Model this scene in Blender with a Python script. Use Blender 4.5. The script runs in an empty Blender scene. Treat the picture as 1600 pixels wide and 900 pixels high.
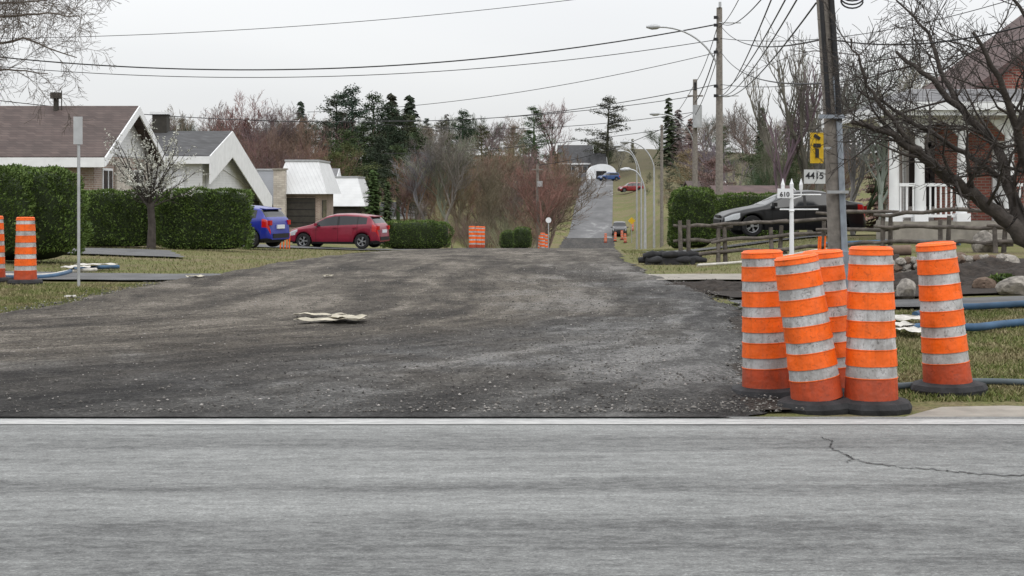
import bpy, math, random
import numpy as np
from mathutils import Vector, Matrix, Euler
R=math.radians
random.seed(7); np.random.seed(7)
F=2300.0; CZ=1.5; HY=300.0
def X(px,d): return (px-800.0)/F*d
def Z(py,d): return CZ-(py-HY)/F*d
sc=bpy.context.scene
# ---------------------------------------------------------------- materials
def new_mat(name):
    m=bpy.data.materials.new(name); m.use_nodes=True
    nt=m.node_tree; b=nt.nodes['Principled BSDF']
    return m,nt,b
def N(nt,t,**kw):
    n=nt.nodes.new(t)
    for k,v in kw.items(): setattr(n,k,v)
    return n
def noise(nt,vec,scale,detail=4,rough=.55,dist=0):
    n=N(nt,'ShaderNodeTexNoise'); n.inputs['Scale'].default_value=scale
    n.inputs['Detail'].default_value=detail; n.inputs['Roughness'].default_value=rough
    n.inputs['Distortion'].default_value=dist
    if vec is not None: nt.links.new(vec,n.inputs['Vector'])
    return n.outputs['Fac']
def ramp(nt,fac,stops):
    r=N(nt,'ShaderNodeValToRGB'); e=r.color_ramp.elements
    while len(e)<len(stops): e.new(0.5)
    for i,(p,c) in enumerate(stops):
        e[i].position=p
        e[i].color=(c,c,c,1) if isinstance(c,(int,float)) else (c[0],c[1],c[2],1)
    nt.links.new(fac,r.inputs['Fac']); return r.outputs['Color']
def mixc(nt,fac,a,b,mode='MIX'):
    m=N(nt,'ShaderNodeMix',data_type='RGBA',blend_type=mode)
    def s(sock,v):
        if hasattr(v,'is_linked') or hasattr(v,'links'): nt.links.new(v,sock)
        elif isinstance(v,(int,float)): sock.default_value=v
        else: sock.default_value=(v[0],v[1],v[2],1)
    s(m.inputs[0],fac); s(m.inputs[6],a); s(m.inputs[7],b)
    return m.outputs[2]
def mth(nt,op,a,b=None,clamp=False):
    m=N(nt,'ShaderNodeMath',operation=op); m.use_clamp=clamp
    for i,v in enumerate((a,b)):
        if v is None: continue
        if isinstance(v,(int,float)): m.inputs[i].default_value=v
        else: nt.links.new(v,m.inputs[i])
    return m.outputs[0]
def mapv(nt,vec,scale,rot=(0,0,0)):
    mp=N(nt,'ShaderNodeMapping'); mp.inputs['Scale'].default_value=scale; mp.inputs['Rotation'].default_value=rot
    nt.links.new(vec,mp.inputs['Vector']); return mp.outputs['Vector']
def coords(nt,kind='Object'):
    t=N(nt,'ShaderNodeTexCoord'); return t.outputs[kind]
def bump(nt,b,h,strength=.3,dist=.02):
    n=N(nt,'ShaderNodeBump'); n.inputs['Strength'].default_value=strength; n.inputs['Distance'].default_value=dist
    nt.links.new(h,n.inputs['Height']); nt.links.new(n.outputs['Normal'],b.inputs['Normal'])
def M(name,c,rough=.8,var=.2,scale=6,bs=0,bscale=60,metal=0,spec=.3,c2=None,coat=0):
    m,nt,b=new_mat(name); v=coords(nt)
    f=noise(nt,v,scale,4)
    a=[x*(1-var) for x in c]; d=c2 if c2 else [min(1,x*(1+var)) for x in c]
    col=ramp(nt,f,[(.32,a),(.68,d)])
    nt.links.new(col,b.inputs['Base Color'])
    b.inputs['Roughness'].default_value=rough; b.inputs['Metallic'].default_value=metal
    b.inputs['Specular IOR Level'].default_value=spec
    b.inputs['Coat Weight'].default_value=coat
    if bs: bump(nt,b,noise(nt,v,bscale,3),bs)
    return m
def M_obj(name,var=.3,scale=3,leaf=False,rough=.85):
    m,nt,b=new_mat(name); v=coords(nt); oi=N(nt,'ShaderNodeObjectInfo')
    f=noise(nt,v,scale,1); g=ramp(nt,f,[(.35,1-var),(.65,1+var)])
    c=mixc(nt,1.0,oi.outputs['Color'],g,'MULTIPLY')
    if leaf:
        ge=N(nt,'ShaderNodeNewGeometry'); g2=ramp(nt,ge.outputs['Random Per Island'],[(0,.55),(1,1.45)])
        c=mixc(nt,1.0,c,g2,'MULTIPLY')
    nt.links.new(c,b.inputs['Base Color']); b.inputs['Roughness'].default_value=rough
    b.inputs['Specular IOR Level'].default_value=.1
    return m
def M_leaf(name,c,c2,scale=2,rough=.7):
    m,nt,b=new_mat(name); v=coords(nt)
    ge=N(nt,'ShaderNodeNewGeometry')
    col=ramp(nt,ge.outputs['Random Per Island'],[(0,c),(1,c2)])
    g=ramp(nt,noise(nt,v,scale,3),[(.35,.6),(.65,1.3)])
    col=mixc(nt,1.0,col,g,'MULTIPLY')
    nt.links.new(col,b.inputs['Base Color']); b.inputs['Roughness'].default_value=rough
    b.inputs['Specular IOR Level'].default_value=.2
    return m
def M_brick(name,c1,c2,mortar,bw=.22,rh=.075,ms=.012,rough=.85,bs=.3):
    m,nt,b=new_mat(name); v=coords(nt)
    s=N(nt,'ShaderNodeSeparateXYZ'); nt.links.new(v,s.inputs[0])
    a=mth(nt,'ADD',s.outputs[0],s.outputs[1])
    cb=N(nt,'ShaderNodeCombineXYZ'); nt.links.new(a,cb.inputs[0]); nt.links.new(s.outputs[2],cb.inputs[1])
    t=N(nt,'ShaderNodeTexBrick'); nt.links.new(cb.outputs[0],t.inputs['Vector'])
    t.inputs['Scale'].default_value=1; t.inputs['Brick Width'].default_value=bw; t.inputs['Row Height'].default_value=rh
    t.inputs['Mortar Size'].default_value=ms
    t.inputs['Color1'].default_value=(*c1,1); t.inputs['Color2'].default_value=(*c2,1); t.inputs['Mortar'].default_value=(*mortar,1)
    g=ramp(nt,noise(nt,v,1.2,5),[(.3,.75),(.7,1.2)])
    col=mixc(nt,1.0,t.outputs['Color'],g,'MULTIPLY')
    nt.links.new(col,b.inputs['Base Color']); b.inputs['Roughness'].default_value=rough
    bump(nt,b,t.outputs['Fac'],-bs,.01)
    return m
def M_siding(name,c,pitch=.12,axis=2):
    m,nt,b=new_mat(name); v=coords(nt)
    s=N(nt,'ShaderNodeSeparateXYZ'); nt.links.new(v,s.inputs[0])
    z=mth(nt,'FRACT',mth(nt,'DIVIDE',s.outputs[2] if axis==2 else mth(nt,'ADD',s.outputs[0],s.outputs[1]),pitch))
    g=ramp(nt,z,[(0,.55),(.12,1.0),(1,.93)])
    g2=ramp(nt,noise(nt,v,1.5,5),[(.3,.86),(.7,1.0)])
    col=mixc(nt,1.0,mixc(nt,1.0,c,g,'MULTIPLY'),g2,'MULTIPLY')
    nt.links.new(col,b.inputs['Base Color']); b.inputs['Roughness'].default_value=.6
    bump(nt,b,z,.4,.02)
    return m
# ---------------------------------------------------------------- mesh builder
class MB:
    def __init__(s): s.v=[]; s.f=[]; s.m=[]; s.mats=[]; s.sm=[]
    def mi(s,mat):
        if mat not in s.mats: s.mats.append(mat)
        return s.mats.index(mat)
    def add(s,vs,fs,mat,smooth=False):
        o=len(s.v); s.v.extend([tuple(p) for p in vs]); k=s.mi(mat)
        for f in fs: s.f.append(tuple(i+o for i in f)); s.m.append(k); s.sm.append(smooth)
    def box(s,c,d,mat,rot=None):
        x,y,z=[q/2 for q in d]
        vs=[Vector((a*x,b*y,e*z)) for a in(-1,1) for b in(-1,1) for e in(-1,1)]
        if rot is not None:
            r=Euler(rot).to_matrix(); vs=[r@q for q in vs]
        c=Vector(c); vs=[q+c for q in vs]
        s.add(vs,[(0,1,3,2),(4,6,7,5),(0,4,5,1),(2,3,7,6),(0,2,6,4),(1,5,7,3)],mat)
    def box2(s,a,b,mat):
        s.box([(a[i]+b[i])/2 for i in range(3)],[abs(b[i]-a[i]) for i in range(3)],mat)
    def prism(s,poly,axis,a,b,mat):
        n=len(poly); vs=[]
        for t in(a,b):
            for (u,w) in poly: vs.append((t,u,w) if axis=='x' else ((u,t,w) if axis=='y' else (u,w,t)))
        fs=[tuple(range(n)),tuple(range(2*n-1,n-1,-1))]+[(i,i+n,(i+1)%n+n,(i+1)%n) for i in range(n)]
        s.add(vs,fs,mat)
    def tube(s,pts,rad,n,mat,cap=True,smooth=True):
        pts=[Vector(p) for p in pts]; vs=[]; m=len(pts)
        ref=None
        for i,p in enumerate(pts):
            d=(pts[min(i+1,m-1)]-pts[max(i-1,0)])
            if d.length<1e-9: d=Vector((0,0,1))
            d.normalize()
            if ref is None:
                ref=Vector((1,0,0)) if abs(d.x)<.8 else Vector((0,1,0))
            u=(ref-d*ref.dot(d)); u.normalize(); w=d.cross(u); ref=u
            r=rad[i] if hasattr(rad,'__len__') else rad
            for k in range(n):
                a=2*math.pi*k/n; q=p+(u*math.cos(a)+w*math.sin(a))*r; vs.append((q.x,q.y,q.z))
        fs=[]
        for i in range(m-1):
            for k in range(n):
                fs.append((i*n+k,i*n+(k+1)%n,(i+1)*n+(k+1)%n,(i+1)*n+k))
        s.add(vs,fs,mat,smooth)
        if cap:
            s.add(vs[:n],[tuple(range(n-1,-1,-1))],mat); s.add(vs[-n:],[tuple(range(n))],mat)
    def lathe(s,prof,n,mat,mats=None,origin=(0,0,0),jit=None,smooth=True):
        vs=[]
        for (r,z) in prof:
            for k in range(n):
                a=2*math.pi*k/n; rr=r*(1+(jit(a,z) if jit else 0)); vs.append((origin[0]+rr*math.cos(a),origin[1]+rr*math.sin(a),origin[2]+z))
        for i in range(len(prof)-1):
            mm=mats[i] if mats else mat
            s.add([vs[j] for j in range(i*n,(i+2)*n)],[(k,(k+1)%n,(k+1)%n+n,k+n) for k in range(n)],mm,smooth)
    def obj(s,name,parent=None,loc=None,rot=None):
        me=bpy.data.meshes.new(name); me.from_pydata(s.v,[],s.f)
        for m in s.mats: me.materials.append(m)
        me.polygons.foreach_set('material_index',s.m); me.polygons.foreach_set('use_smooth',s.sm); me.update()
        o=bpy.data.objects.new(name,me); sc.collection.objects.link(o)
        if parent: o.parent=parent
        if loc is not None: o.location=loc
        if rot is not None: o.rotation_euler=rot
        return o
def empty(name,loc=(0,0,0),rot=(0,0,0)):
    e=bpy.data.objects.new(name,None); sc.collection.objects.link(e); e.location=loc; e.rotation_euler=rot; e.empty_display_size=.3
    return e
def inst(name,me,loc,rot=(0,0,0),scl=(1,1,1),parent=None,color=None):
    o=bpy.data.objects.new(name,me); sc.collection.objects.link(o); o.location=loc; o.rotation_euler=rot; o.scale=scl
    if parent: o.parent=parent
    if color: o.color=(*color,1)
    return o
def fast_mesh(name,V,Fc,mat,smooth=False):
    me=bpy.data.meshes.new(name); V=np.asarray(V,dtype=np.float32); Fc=np.asarray(Fc,dtype=np.int32)
    me.vertices.add(len(V)); me.vertices.foreach_set('co',V.ravel())
    k=Fc.shape[1]; me.loops.add(Fc.size); me.loops.foreach_set('vertex_index',Fc.ravel())
    me.polygons.add(len(Fc)); me.polygons.foreach_set('loop_start',np.arange(0,Fc.size,k,dtype=np.int32))
    me.polygons.foreach_set('loop_total',np.full(len(Fc),k,dtype=np.int32))
    me.polygons.foreach_set('use_smooth',np.full(len(Fc),smooth)); me.materials.append(mat); me.update(calc_edges=True); me.validate()
    return me
# ---------------------------------------------------------------- terrain
YT=np.arange(-100,1200,.5)
def prof(pts,sig=5):
    v=np.interp(YT,[p[0] for p in pts],[p[1] for p in pts]); k=np.arange(-30,31); w=np.exp(-(k*.5)**2/(2*sig*sig)); w/=w.sum()
    return np.convolve(np.pad(v,30,mode='edge'),w,'valid')
PR=prof([(-100,0),(26,0),(40,-.25),(50,-.55),(60,-.9),(72,-1.28),(82,-1.7),(92,-2.3),(120,-4.7),(150,-5.3),(165,-4.9),(185,-3.7),(200,-2.7),(230,-.5),(260,1.4),(300,3.8),(320,4.5),(400,7),(600,12),(1200,20)],4)
PL=prof([(-100,0),(12,0),(20,.1),(30,.08),(45,-.15),(60,-.75),(75,-1.0),(95,-.9),(150,-1.3),(200,0),(300,6),(400,9),(600,15),(1200,30)],5)
PRR=prof([(-100,0),(12,0),(20,.06),(28,.25),(42,.35),(50,-.1),(70,-.7),(100,-1.6),(150,-2.4),(200,-.5),(300,5),(400,10),(600,17),(1200,32)],5)
LE=[(9.5,-32),(12,-22),(14,-13.5),(16,-7.8),(17.5,-6.2),(20,-5.9),(22.7,-5.85),(26,-5.5),(34,-5.2),(60,-4.2),(70,-3.2),(100,-.2),(150,3.9),(185,6.9),(300,13.7),(330,15.6)]
RE=[(9.5,1.55),(14,2.3),(19,2.85),(23,2.75),(27,2.5),(36,2.7),(50,3.6),(70,4.9),(100,6.9),(150,10.4),(185,12.9),(300,20.9),(330,22.6)]
def le(y): return np.interp(y,[p[0] for p in LE],[p[1] for p in LE])
def re_(y): return np.interp(y,[p[0] for p in RE],[p[1] for p in RE])
def sst(t): t=np.clip(t,0,1); return t*t*(3-2*t)
def gz(x,y):
    x=np.asarray(x,dtype=float); y=np.asarray(y,dtype=float)
    z=np.interp(y,YT,PR); l=np.interp(y,YT,PL); r=np.interp(y,YT,PRR)
    sl=le(y)-x; sr=x-re_(y)
    wl=sst((sl-.6)/7.0); wr=sst((sr-1.0)/6.0)
    wl=wl*sst((y-11)/4); wr=wr*sst((y-11)/4)
    z=z+(l-z)*wl+(r-z)*wr
    amp=np.clip((np.maximum(sl,sr)-1)/8,0,1)
    z=z+amp*(.05*np.sin(x*.9+1.3*np.sin(y*.35))*np.sin(y*.7)) + np.clip((y-280)/150,0,1)*2.5*np.sin(x*.021+1)*np.clip(np.maximum(sl,sr)/30,0,1)
    return z
def g1(x,y): return float(gz(x,y))
def grid_mesh(name,Xg,Yg,Zg,mat,uv=None,smooth=True):
    ny,nx=Xg.shape; V=np.stack([Xg.ravel(),Yg.ravel(),Zg.ravel()],1)
    i=np.arange(ny-1)[:,None]*nx+np.arange(nx-1)[None,:]; i=i.ravel()
    Fc=np.stack([i,i+1,i+1+nx,i+nx],1)
    me=fast_mesh(name,V,Fc,mat,smooth)
    if uv is not None:
        l=me.uv_layers.new(name='UVMap'); vi=np.zeros(len(me.loops),dtype=np.int32); me.loops.foreach_get('vertex_index',vi)
        l.data.foreach_set('uv',np.stack([uv[0].ravel()[vi],uv[1].ravel()[vi]],1).astype(np.float32).ravel())
    o=bpy.data.objects.new(name,me); sc.collection.objects.link(o); return o
def seq(*segs):
    out=[]
    for a,b,s in segs: out+=list(np.arange(a,b,s))
    out.append(segs[-1][1]); return np.array(out)
# ground material
m,nt,b=new_mat('lawn_and_soil'); v=coords(nt)
big=noise(nt,v,.25,4,.6); med=noise(nt,v,1.8,4,.7); fine=noise(nt,v,22,4,.75)
grass=ramp(nt,fine,[(.3,(.045,.058,.02)),(.5,(.115,.13,.042)),(.7,(.19,.185,.08))])
dead=ramp(nt,fine,[(.3,(.085,.066,.04)),(.7,(.26,.215,.13))])
f=ramp(nt,mth(nt,'ADD',mth(nt,'MULTIPLY',big,.5),mth(nt,'MULTIPLY',med,.5)),[(.44,.08),(.56,.9)])
col=mixc(nt,f,grass,dead)
s=N(nt,'ShaderNodeSeparateXYZ'); nt.links.new(v,s.inputs[0])
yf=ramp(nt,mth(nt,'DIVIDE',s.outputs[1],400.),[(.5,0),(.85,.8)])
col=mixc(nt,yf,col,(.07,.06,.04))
nt.links.new(col,b.inputs['Base Color']); b.inputs['Roughness'].default_value=.95; b.inputs['Specular IOR Level'].default_value=.1
bump(nt,b,fine,.6,.05)
lawn=m
xs=seq((-700,-200,40),(-200,-60,8),(-60,-30,2),(-30,30,.5),(30,60,2),(60,200,8),(200,700,40))
ys=seq((-40,-10,5),(-10,60,.5),(60,330,1.5),(330,500,8),(500,1100,40))
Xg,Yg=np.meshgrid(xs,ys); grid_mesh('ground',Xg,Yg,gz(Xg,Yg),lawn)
# dirt road
m,nt,b=new_mat('graded_dirt'); uv=coords(nt,'UV'); v=coords(nt)
su=N(nt,'ShaderNodeSeparateXYZ'); nt.links.new(uv,su.inputs[0])
tr=noise(nt,mapv(nt,uv,(9,.12,1)),1.0,4,.6,.6)
tr2=noise(nt,mapv(nt,uv,(48,.4,1)),1.0,4,.65,.4)
pat=noise(nt,v,.5,4,.68,.3); pat2=noise(nt,v,3.2,5,.78); fine=noise(nt,v,36,5,.85)
a=mth(nt,'ADD',mth(nt,'MULTIPLY',tr,.34),mth(nt,'MULTIPLY',pat,.26)); a=mth(nt,'ADD',a,mth(nt,'ADD',mth(nt,'MULTIPLY',tr2,.22),mth(nt,'MULTIPLY',pat2,.18)))
col=ramp(nt,a,[(.42,(.040,.036,.032)),(.475,(.072,.064,.055)),(.52,(.108,.096,.081)),(.57,(.170,.152,.130))])
grey=ramp(nt,a,[(.42,(.026,.026,.027)),(.475,(.053,.052,.052)),(.52,(.090,.089,.088)),(.57,(.17,.168,.165))])
yy=mth(nt,'DIVIDE',su.outputs[1],60.)
gfac=mth(nt,'MULTIPLY',ramp(nt,mth(nt,'ADD',su.outputs[0],mth(nt,'MULTIPLY',mth(nt,'SUBTRACT',pat,.5),.8)),[(.66,0),(.95,.9)]),ramp(nt,yy,[(.35,1),(.6,.25)]))
col=mixc(nt,gfac,col,grey)
near=ramp(nt,mth(nt,'ADD',yy,mth(nt,'MULTIPLY',mth(nt,'SUBTRACT',pat2,.5),.04)),[(.172,.75),(.20,.0)])
dkg=mixc(nt,1.0,grey,(.70,.69,.67),'MULTIPLY')
col=mixc(nt,near,col,dkg)
sp=ramp(nt,fine,[(.36,.40),(.47,.9),(.54,1.2),(.60,1.8),(.66,2.6)])
col=mixc(nt,1.0,col,sp,'MULTIPLY')
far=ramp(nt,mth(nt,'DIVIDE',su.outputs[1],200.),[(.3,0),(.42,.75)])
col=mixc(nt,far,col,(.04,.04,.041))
nt.links.new(col,b.inputs['Base Color']); b.inputs['Roughness'].default_value=.92; b.inputs['Specular IOR Level'].default_value=.15
bump(nt,b,mth(nt,'ADD',fine,tr2),.8,.035)
dirt=m
def jagf(Y,s):
    return np.sin(Y*1.7+s)+.6*np.sin(Y*4.1+1+s*2)+.5*np.sin(Y*9.3+s)+.4*np.sin(Y*17.9+s*3)+.3*np.sin(Y*31+s)
def road(name,ys,nx,mat,dz,rough_amp=0,inset=0,jag=0):
    U,Y=np.meshgrid(np.linspace(0,1,nx),ys)
    jl=jag*1.3*jagf(Y,.3); jr=jag*jagf(Y,2.1)
    L=le(Y)+inset+jl; Rr=re_(Y)-inset+jr; Xm=L+(Rr-L)*U
    Zm=gz(Xm,Y)+dz
    if rough_amp:
        n=(np.sin(Xm*3.1+np.sin(Y*1.1)*2)*.35+np.sin(Xm*7.3+Y*2.2)*.2+np.sin(Y*9.1+np.sin(Xm*4)*2)*.2+np.random.randn(*Xm.shape)*.2+.6*np.sin(U*70+np.sin(Y*.5)*1.5)*np.clip(.6+.6*np.sin(U*11+1),0,1))
        edge=np.exp(-((Xm-Rr+.35)/.3)**2)*sst((Y-9.9)/1.5)*(.6+.4*np.sin(Y*4.3))+.25*np.exp(-((Xm-L-.4)/.35)**2)*sst((Y-20)/3)
        fade=sst((Y-9.5)/.5)
        e_=np.minimum((Xm-L),(Rr-Xm))
        Zm+= (rough_amp*n*fade + edge*.05*np.clip(1.6-Y/40,.1,1))*sst(e_/.25) - (dz-.012)*(1-sst(e_/.22))
    return grid_mesh(name,Xm,Y,Zm,mat,(U,Y))
road('dirt_road',seq((9.53,14,.07),(14,26,.12),(26,60,.4),(60,180,1.0)),260,dirt,.045,.014,0,.08)
m,nt,b=new_mat('old_asphalt_far'); v=coords(nt)
p1=noise(nt,mapv(nt,v,(.25,.06,1)),1,5,.7,.3)
col=ramp(nt,p1,[(.36,(.065,.065,.067)),(.5,(.095,.095,.098)),(.57,(.115,.115,.118)),(.62,(.19,.19,.19))])
nt.links.new(col,b.inputs['Base Color']); b.inputs['Roughness'].default_value=.85
road('paved_road',seq((178,330,1.5)),14,m,.06,0,.3,0)
def strip(name,rows,mat,dz,nx=14,step=.25,jag=.05):
    y0,y1=rows[0][0],rows[-1][0]; yy=np.arange(y0,y1+1e-6,step)
    U,Y=np.meshgrid(np.linspace(0,1,nx),yy); L=np.interp(Y,[r[0] for r in rows],[r[1] for r in rows]); Rr=np.interp(Y,[r[0] for r in rows],[r[2] for r in rows])
    L=L+jag*np.sin(Y*5); Rr=Rr+jag*np.sin(Y*4.3+1)
    Xm=L+(Rr-L)*U; return grid_mesh(name,Xm,Y+jag*np.sin(Xm*4.2),gz(Xm,Y)+dz,mat)
# main road asphalt
m,nt,b=new_mat('worn_asphalt'); v=coords(nt)
s=N(nt,'ShaderNodeSeparateXYZ'); nt.links.new(v,s.inputs[0])
st=noise(nt,mapv(nt,v,(.45,4.2,1)),1.0,6,.7,.6)
st2=noise(nt,mapv(nt,v,(8,16,1)),1.0,6,.88,.3)
fine=noise(nt,mapv(nt,v,(55,80,30)),1,3,.85)
yy=mth(nt,'DIVIDE',mth(nt,'SUBTRACT',mth(nt,'ADD',s.outputs[1],mth(nt,'MULTIPLY',mth(nt,'SUBTRACT',noise(nt,v,.6,3),.5),.6)),4.),6.)
band=ramp(nt,yy,[(0,.52),(.24,.50),(.33,.39),(.42,.41),(.46,.57),(.515,.57),(.535,.42),(.565,.43),(.60,.57),(.71,.55),(.745,.45),(.79,.47),(.84,.59),(.865,.59),(.885,.5)])
a=mth(nt,'ADD',mth(nt,'MULTIPLY',band,.34),mth(nt,'ADD',mth(nt,'MULTIPLY',st,.26),mth(nt,'MULTIPLY',st2,.42)))
col=ramp(nt,a,[(.425,(.072,.073,.073)),(.485,(.130,.132,.130)),(.54,(.180,.184,.180)),(.62,(.255,.26,.254))])
col=mixc(nt,1.0,col,ramp(nt,fine,[(.3,.45),(.45,.95),(.56,1.05),(.66,1.6)]),'MULTIPLY')
nt.links.new(col,b.inputs['Base Color']); b.inputs['Roughness'].default_value=.8; b.inputs['Specular IOR Level'].default_value=.2
bump(nt,b,fine,.4,.008)
asph=m
def sheet(name,x0,x1,y0,y1,z,mat):
    mb=MB(); mb.add([(x0,y0,z),(x1,y0,z),(x1,y1,z),(x0,y1,z)],[(0,1,2,3)],mat); return mb.obj(name)
sheet('main_road',-90,90,-4.5,9.60,.035,asph)
m,nt,b=new_mat('worn_white_paint'); v=coords(nt)
w=ramp(nt,noise(nt,mapv(nt,v,(6,22,6)),1,6,.8),[(.42,1),(.58,0)])
s=N(nt,'ShaderNodeSeparateXYZ'); nt.links.new(v,s.inputs[0])
w2=ramp(nt,mth(nt,'ABSOLUTE',mth(nt,'SUBTRACT',s.outputs[1],9.36)),[(.06,0),(.105,.5)])
col=mixc(nt,mth(nt,'MAXIMUM',mth(nt,'MULTIPLY',w,.6),w2),(.40,.40,.39),(.17,.17,.17))
nt.links.new(col,b.inputs['Base Color']); b.inputs['Roughness'].default_value=.75
sheet('road_edge_line',-90,90,9.255,9.465,.0395,m)
yel=M('worn_yellow_paint',(.5,.36,.06),.7,.2,8)
sheet('road_center_line',-90,90,1.9,2.02,.0395,yel); sheet('road_center_line',-90,90,2.2,2.32,.0395,yel)
crk=M('crack_dark',(.035,.035,.035),.9)
def crack(cp,w0,w1):
    pp=[(X(a,1.465*F/(b_-HY)),1.465*F/(b_-HY)) for a,b_ in cp]; fp=[]
    for i in range(len(pp)-1):
        for k in range(12):
            t=k/12; fp.append((pp[i][0]*(1-t)+pp[i+1][0]*t+random.uniform(-.012,.012),pp[i][1]*(1-t)+pp[i+1][1]*t+random.uniform(-.022,.022)))
    vs=[];fs=[]
    for i,(x,y) in enumerate(fp):
        w=random.uniform(w0,w1); vs+= [(x,y-w,.0392),(x+.004,y+w,.0392)]
        if i: fs.append((2*i-2,2*i,2*i+1,2*i-1))
    mb=MB(); mb.add(vs,fs,crk); mb.obj('road_crack')
crack([(1282,683),(1300,690),(1296,700),(1322,712),(1345,722),(1400,730),(1460,734),(1530,742),(1620,745)],.003,.011)
crack([(1322,712),(1332,716),(1325,724)],.002,.005)
# side surfaces
conc=M('concrete',(.25,.23,.20),.85,.2,4,.3,60)
drv=M('driveway_asphalt',(.10,.10,.102),.85,.25,2,.3,60)
soilm=M('garden_soil',(.028,.022,.018),.95,.45,9,.9,25)
strip('sidewalk',[(9.64,2.55,16),(10.35,3.1,16)],conc,.02,30)
strip('driveway',[(24.6,2.45,5.6),(26.6,2.35,6.4)],conc,.055)
strip('garden_bed',[(20.3,3.0,5.6),(24.2,2.55,5.6)],soilm,.05)
strip('garden_bed',[(20.5,5.6,14),(27.5,6.6,16)],soilm,.035,30)
strip('soil_shoulder',[(9.9,1.5,1.9),(12,1.8,2.5),(15,2.2,3.1),(18.4,2.7,3.3)],soilm,.03)
strip('driveway',[(18.6,2.9,9),(19.9,2.95,9)],drv,.045)
strip('driveway',[(24.8,-9.4,-5.3),(27.2,-11.5,-5.2)],drv,.04)
strip('driveway',[(36,-12.5,-8),(41,-17,-9.5)],drv,.05,20)
strip('driveway',[(57,-14,-3.9),(63,-14,-3.8)],drv,.05,20)
strip('driveway',[(44.5,4.5,12),(49,4.3,12)],drv,.05,20)
# ---------------------------------------------------------------- pebbles
def pebbles(name,n,region,smin,smax,mat,dz=.05):
    V=[];Fc=[]
    base=np.array([(1,0,0),(-.9,.2,0),(0,1,.1),(.1,-1,0),(0,0,.8),(0,.1,-.7)],dtype=float)
    fcs=np.array([(0,2,4),(2,1,4),(1,3,4),(3,0,4),(2,0,5),(1,2,5),(3,1,5),(0,3,5)])
    for i in range(n):
        x,y=region(); s=smin+(smax-smin)*random.random()**3
        a=random.random()*6.28; c,sn=math.cos(a),math.sin(a)
        p=base*(1+np.random.uniform(-.3,.3,base.shape))*s*np.array([1,random.uniform(.6,1),random.uniform(.5,.8)])
        q=np.stack([p[:,0]*c-p[:,1]*sn+x,p[:,0]*sn+p[:,1]*c+y,p[:,2]+g1(x,y)+dz+s*.2],1)
        Fc.append(fcs+len(V)*6); V.append(q)
    me=fast_mesh(name,np.concatenate(V),np.concatenate(Fc),mat); inst(name,me,(0,0,0))
m,nt,b=new_mat('gravel_stone'); ge=N(nt,'ShaderNodeNewGeometry')
nt.links.new(ramp(nt,ge.outputs['Random Per Island'],[(0,(.03,.028,.026)),(.55,(.09,.083,.075)),(.85,(.18,.17,.155)),(1,(.34,.32,.30))]),b.inputs['Base Color']); b.inputs['Roughness'].default_value=.9
grav=m
def rg():
    while True:
        y=9.7+20*random.random()**1.6
        x=random.uniform(max(-y*.37,le(y)),re_(y)+.2)
        if random.random()<.3+.7*max(0,min(1,(x+3.0)/4)): return x,y
pebbles('gravel',13000,rg,.005,.016,grav,.052)
def rg2():
    y=9.8+16*random.random()**1.3; return re_(y)+random.gauss(-.1,.28),y
pebbles('gravel',1000,rg2,.008,.025,grav,.05)
def rg3():
    y=15+11*random.random(); return float(le(y))+random.gauss(-.02,.2),y
pebbles('gravel',1800,rg3,.008,.024,grav,.02)
# ---------------------------------------------------------------- grass blades
def blades(name,n,region,h0,h1,mat):
    P=np.array([region() for _ in range(n)]); z=gz(P[:,0],P[:,1]); a=np.random.rand(n)*6.28; h=np.random.uniform(h0,h1,n); w=np.random.uniform(.004,.009,n)
    le2=np.random.randn(n,2)*h[:,None]*.6
    V=np.zeros((n,3,3)); V[:,0]=np.stack([P[:,0]-np.cos(a)*w,P[:,1]-np.sin(a)*w,z],1); V[:,1]=np.stack([P[:,0]+np.cos(a)*w,P[:,1]+np.sin(a)*w,z],1)
    V[:,2]=np.stack([P[:,0]+le2[:,0],P[:,1]+le2[:,1],z+h],1)
    me=fast_mesh(name,V.reshape(-1,3),np.arange(3*n).reshape(-1,3),mat); inst(name,me,(0,0,0))
m,nt,b=new_mat('grass_blade'); v=coords(nt); ge=N(nt,'ShaderNodeNewGeometry')
ca=ramp(nt,ge.outputs['Random Per Island'],[(0,(.06,.085,.022)),(.65,(.135,.16,.05)),(1,(.25,.22,.12))])
cbb=ramp(nt,ge.outputs['Random Per Island'],[(0,(.10,.085,.045)),(.6,(.22,.185,.105)),(1,(.34,.29,.18))])
pf=ramp(nt,noise(nt,v,1.1,4,.7),[(.45,.05),(.60,.9)])
nt.links.new(mixc(nt,pf,ca,cbb),b.inputs['Base Color']); b.inputs['Roughness'].default_value=.85; b.inputs['Specular IOR Level'].default_value=.1
gm=m
def gr():
    while True:
        y=10.5+9*random.random(); x=random.uniform(re_(y)+.5,y*.37+.3)
        if not(18.5<y<20) and x>re_(y)+.45+.25*math.sin(y*3): return x,y
blades('grass',42000,gr,.012,.045,gm)
def gl():
    while True:
        y=random.uniform(15.5,24.3); x=random.uniform(-y*.36-.3,le(y)-.05)
        if x<le(y)-abs(random.gauss(.0,.22)): return x,y
blades('grass',22000,gl,.012,.045,gm)
def gmid():
    y=random.uniform(27.5,62)
    if random.random()<.6: return random.uniform(-y*.36,le(y)-.1),y
    return re_(y)+.2+random.random()*6,y
blades('grass',26000,gmid,.03,.08,gm)
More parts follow.
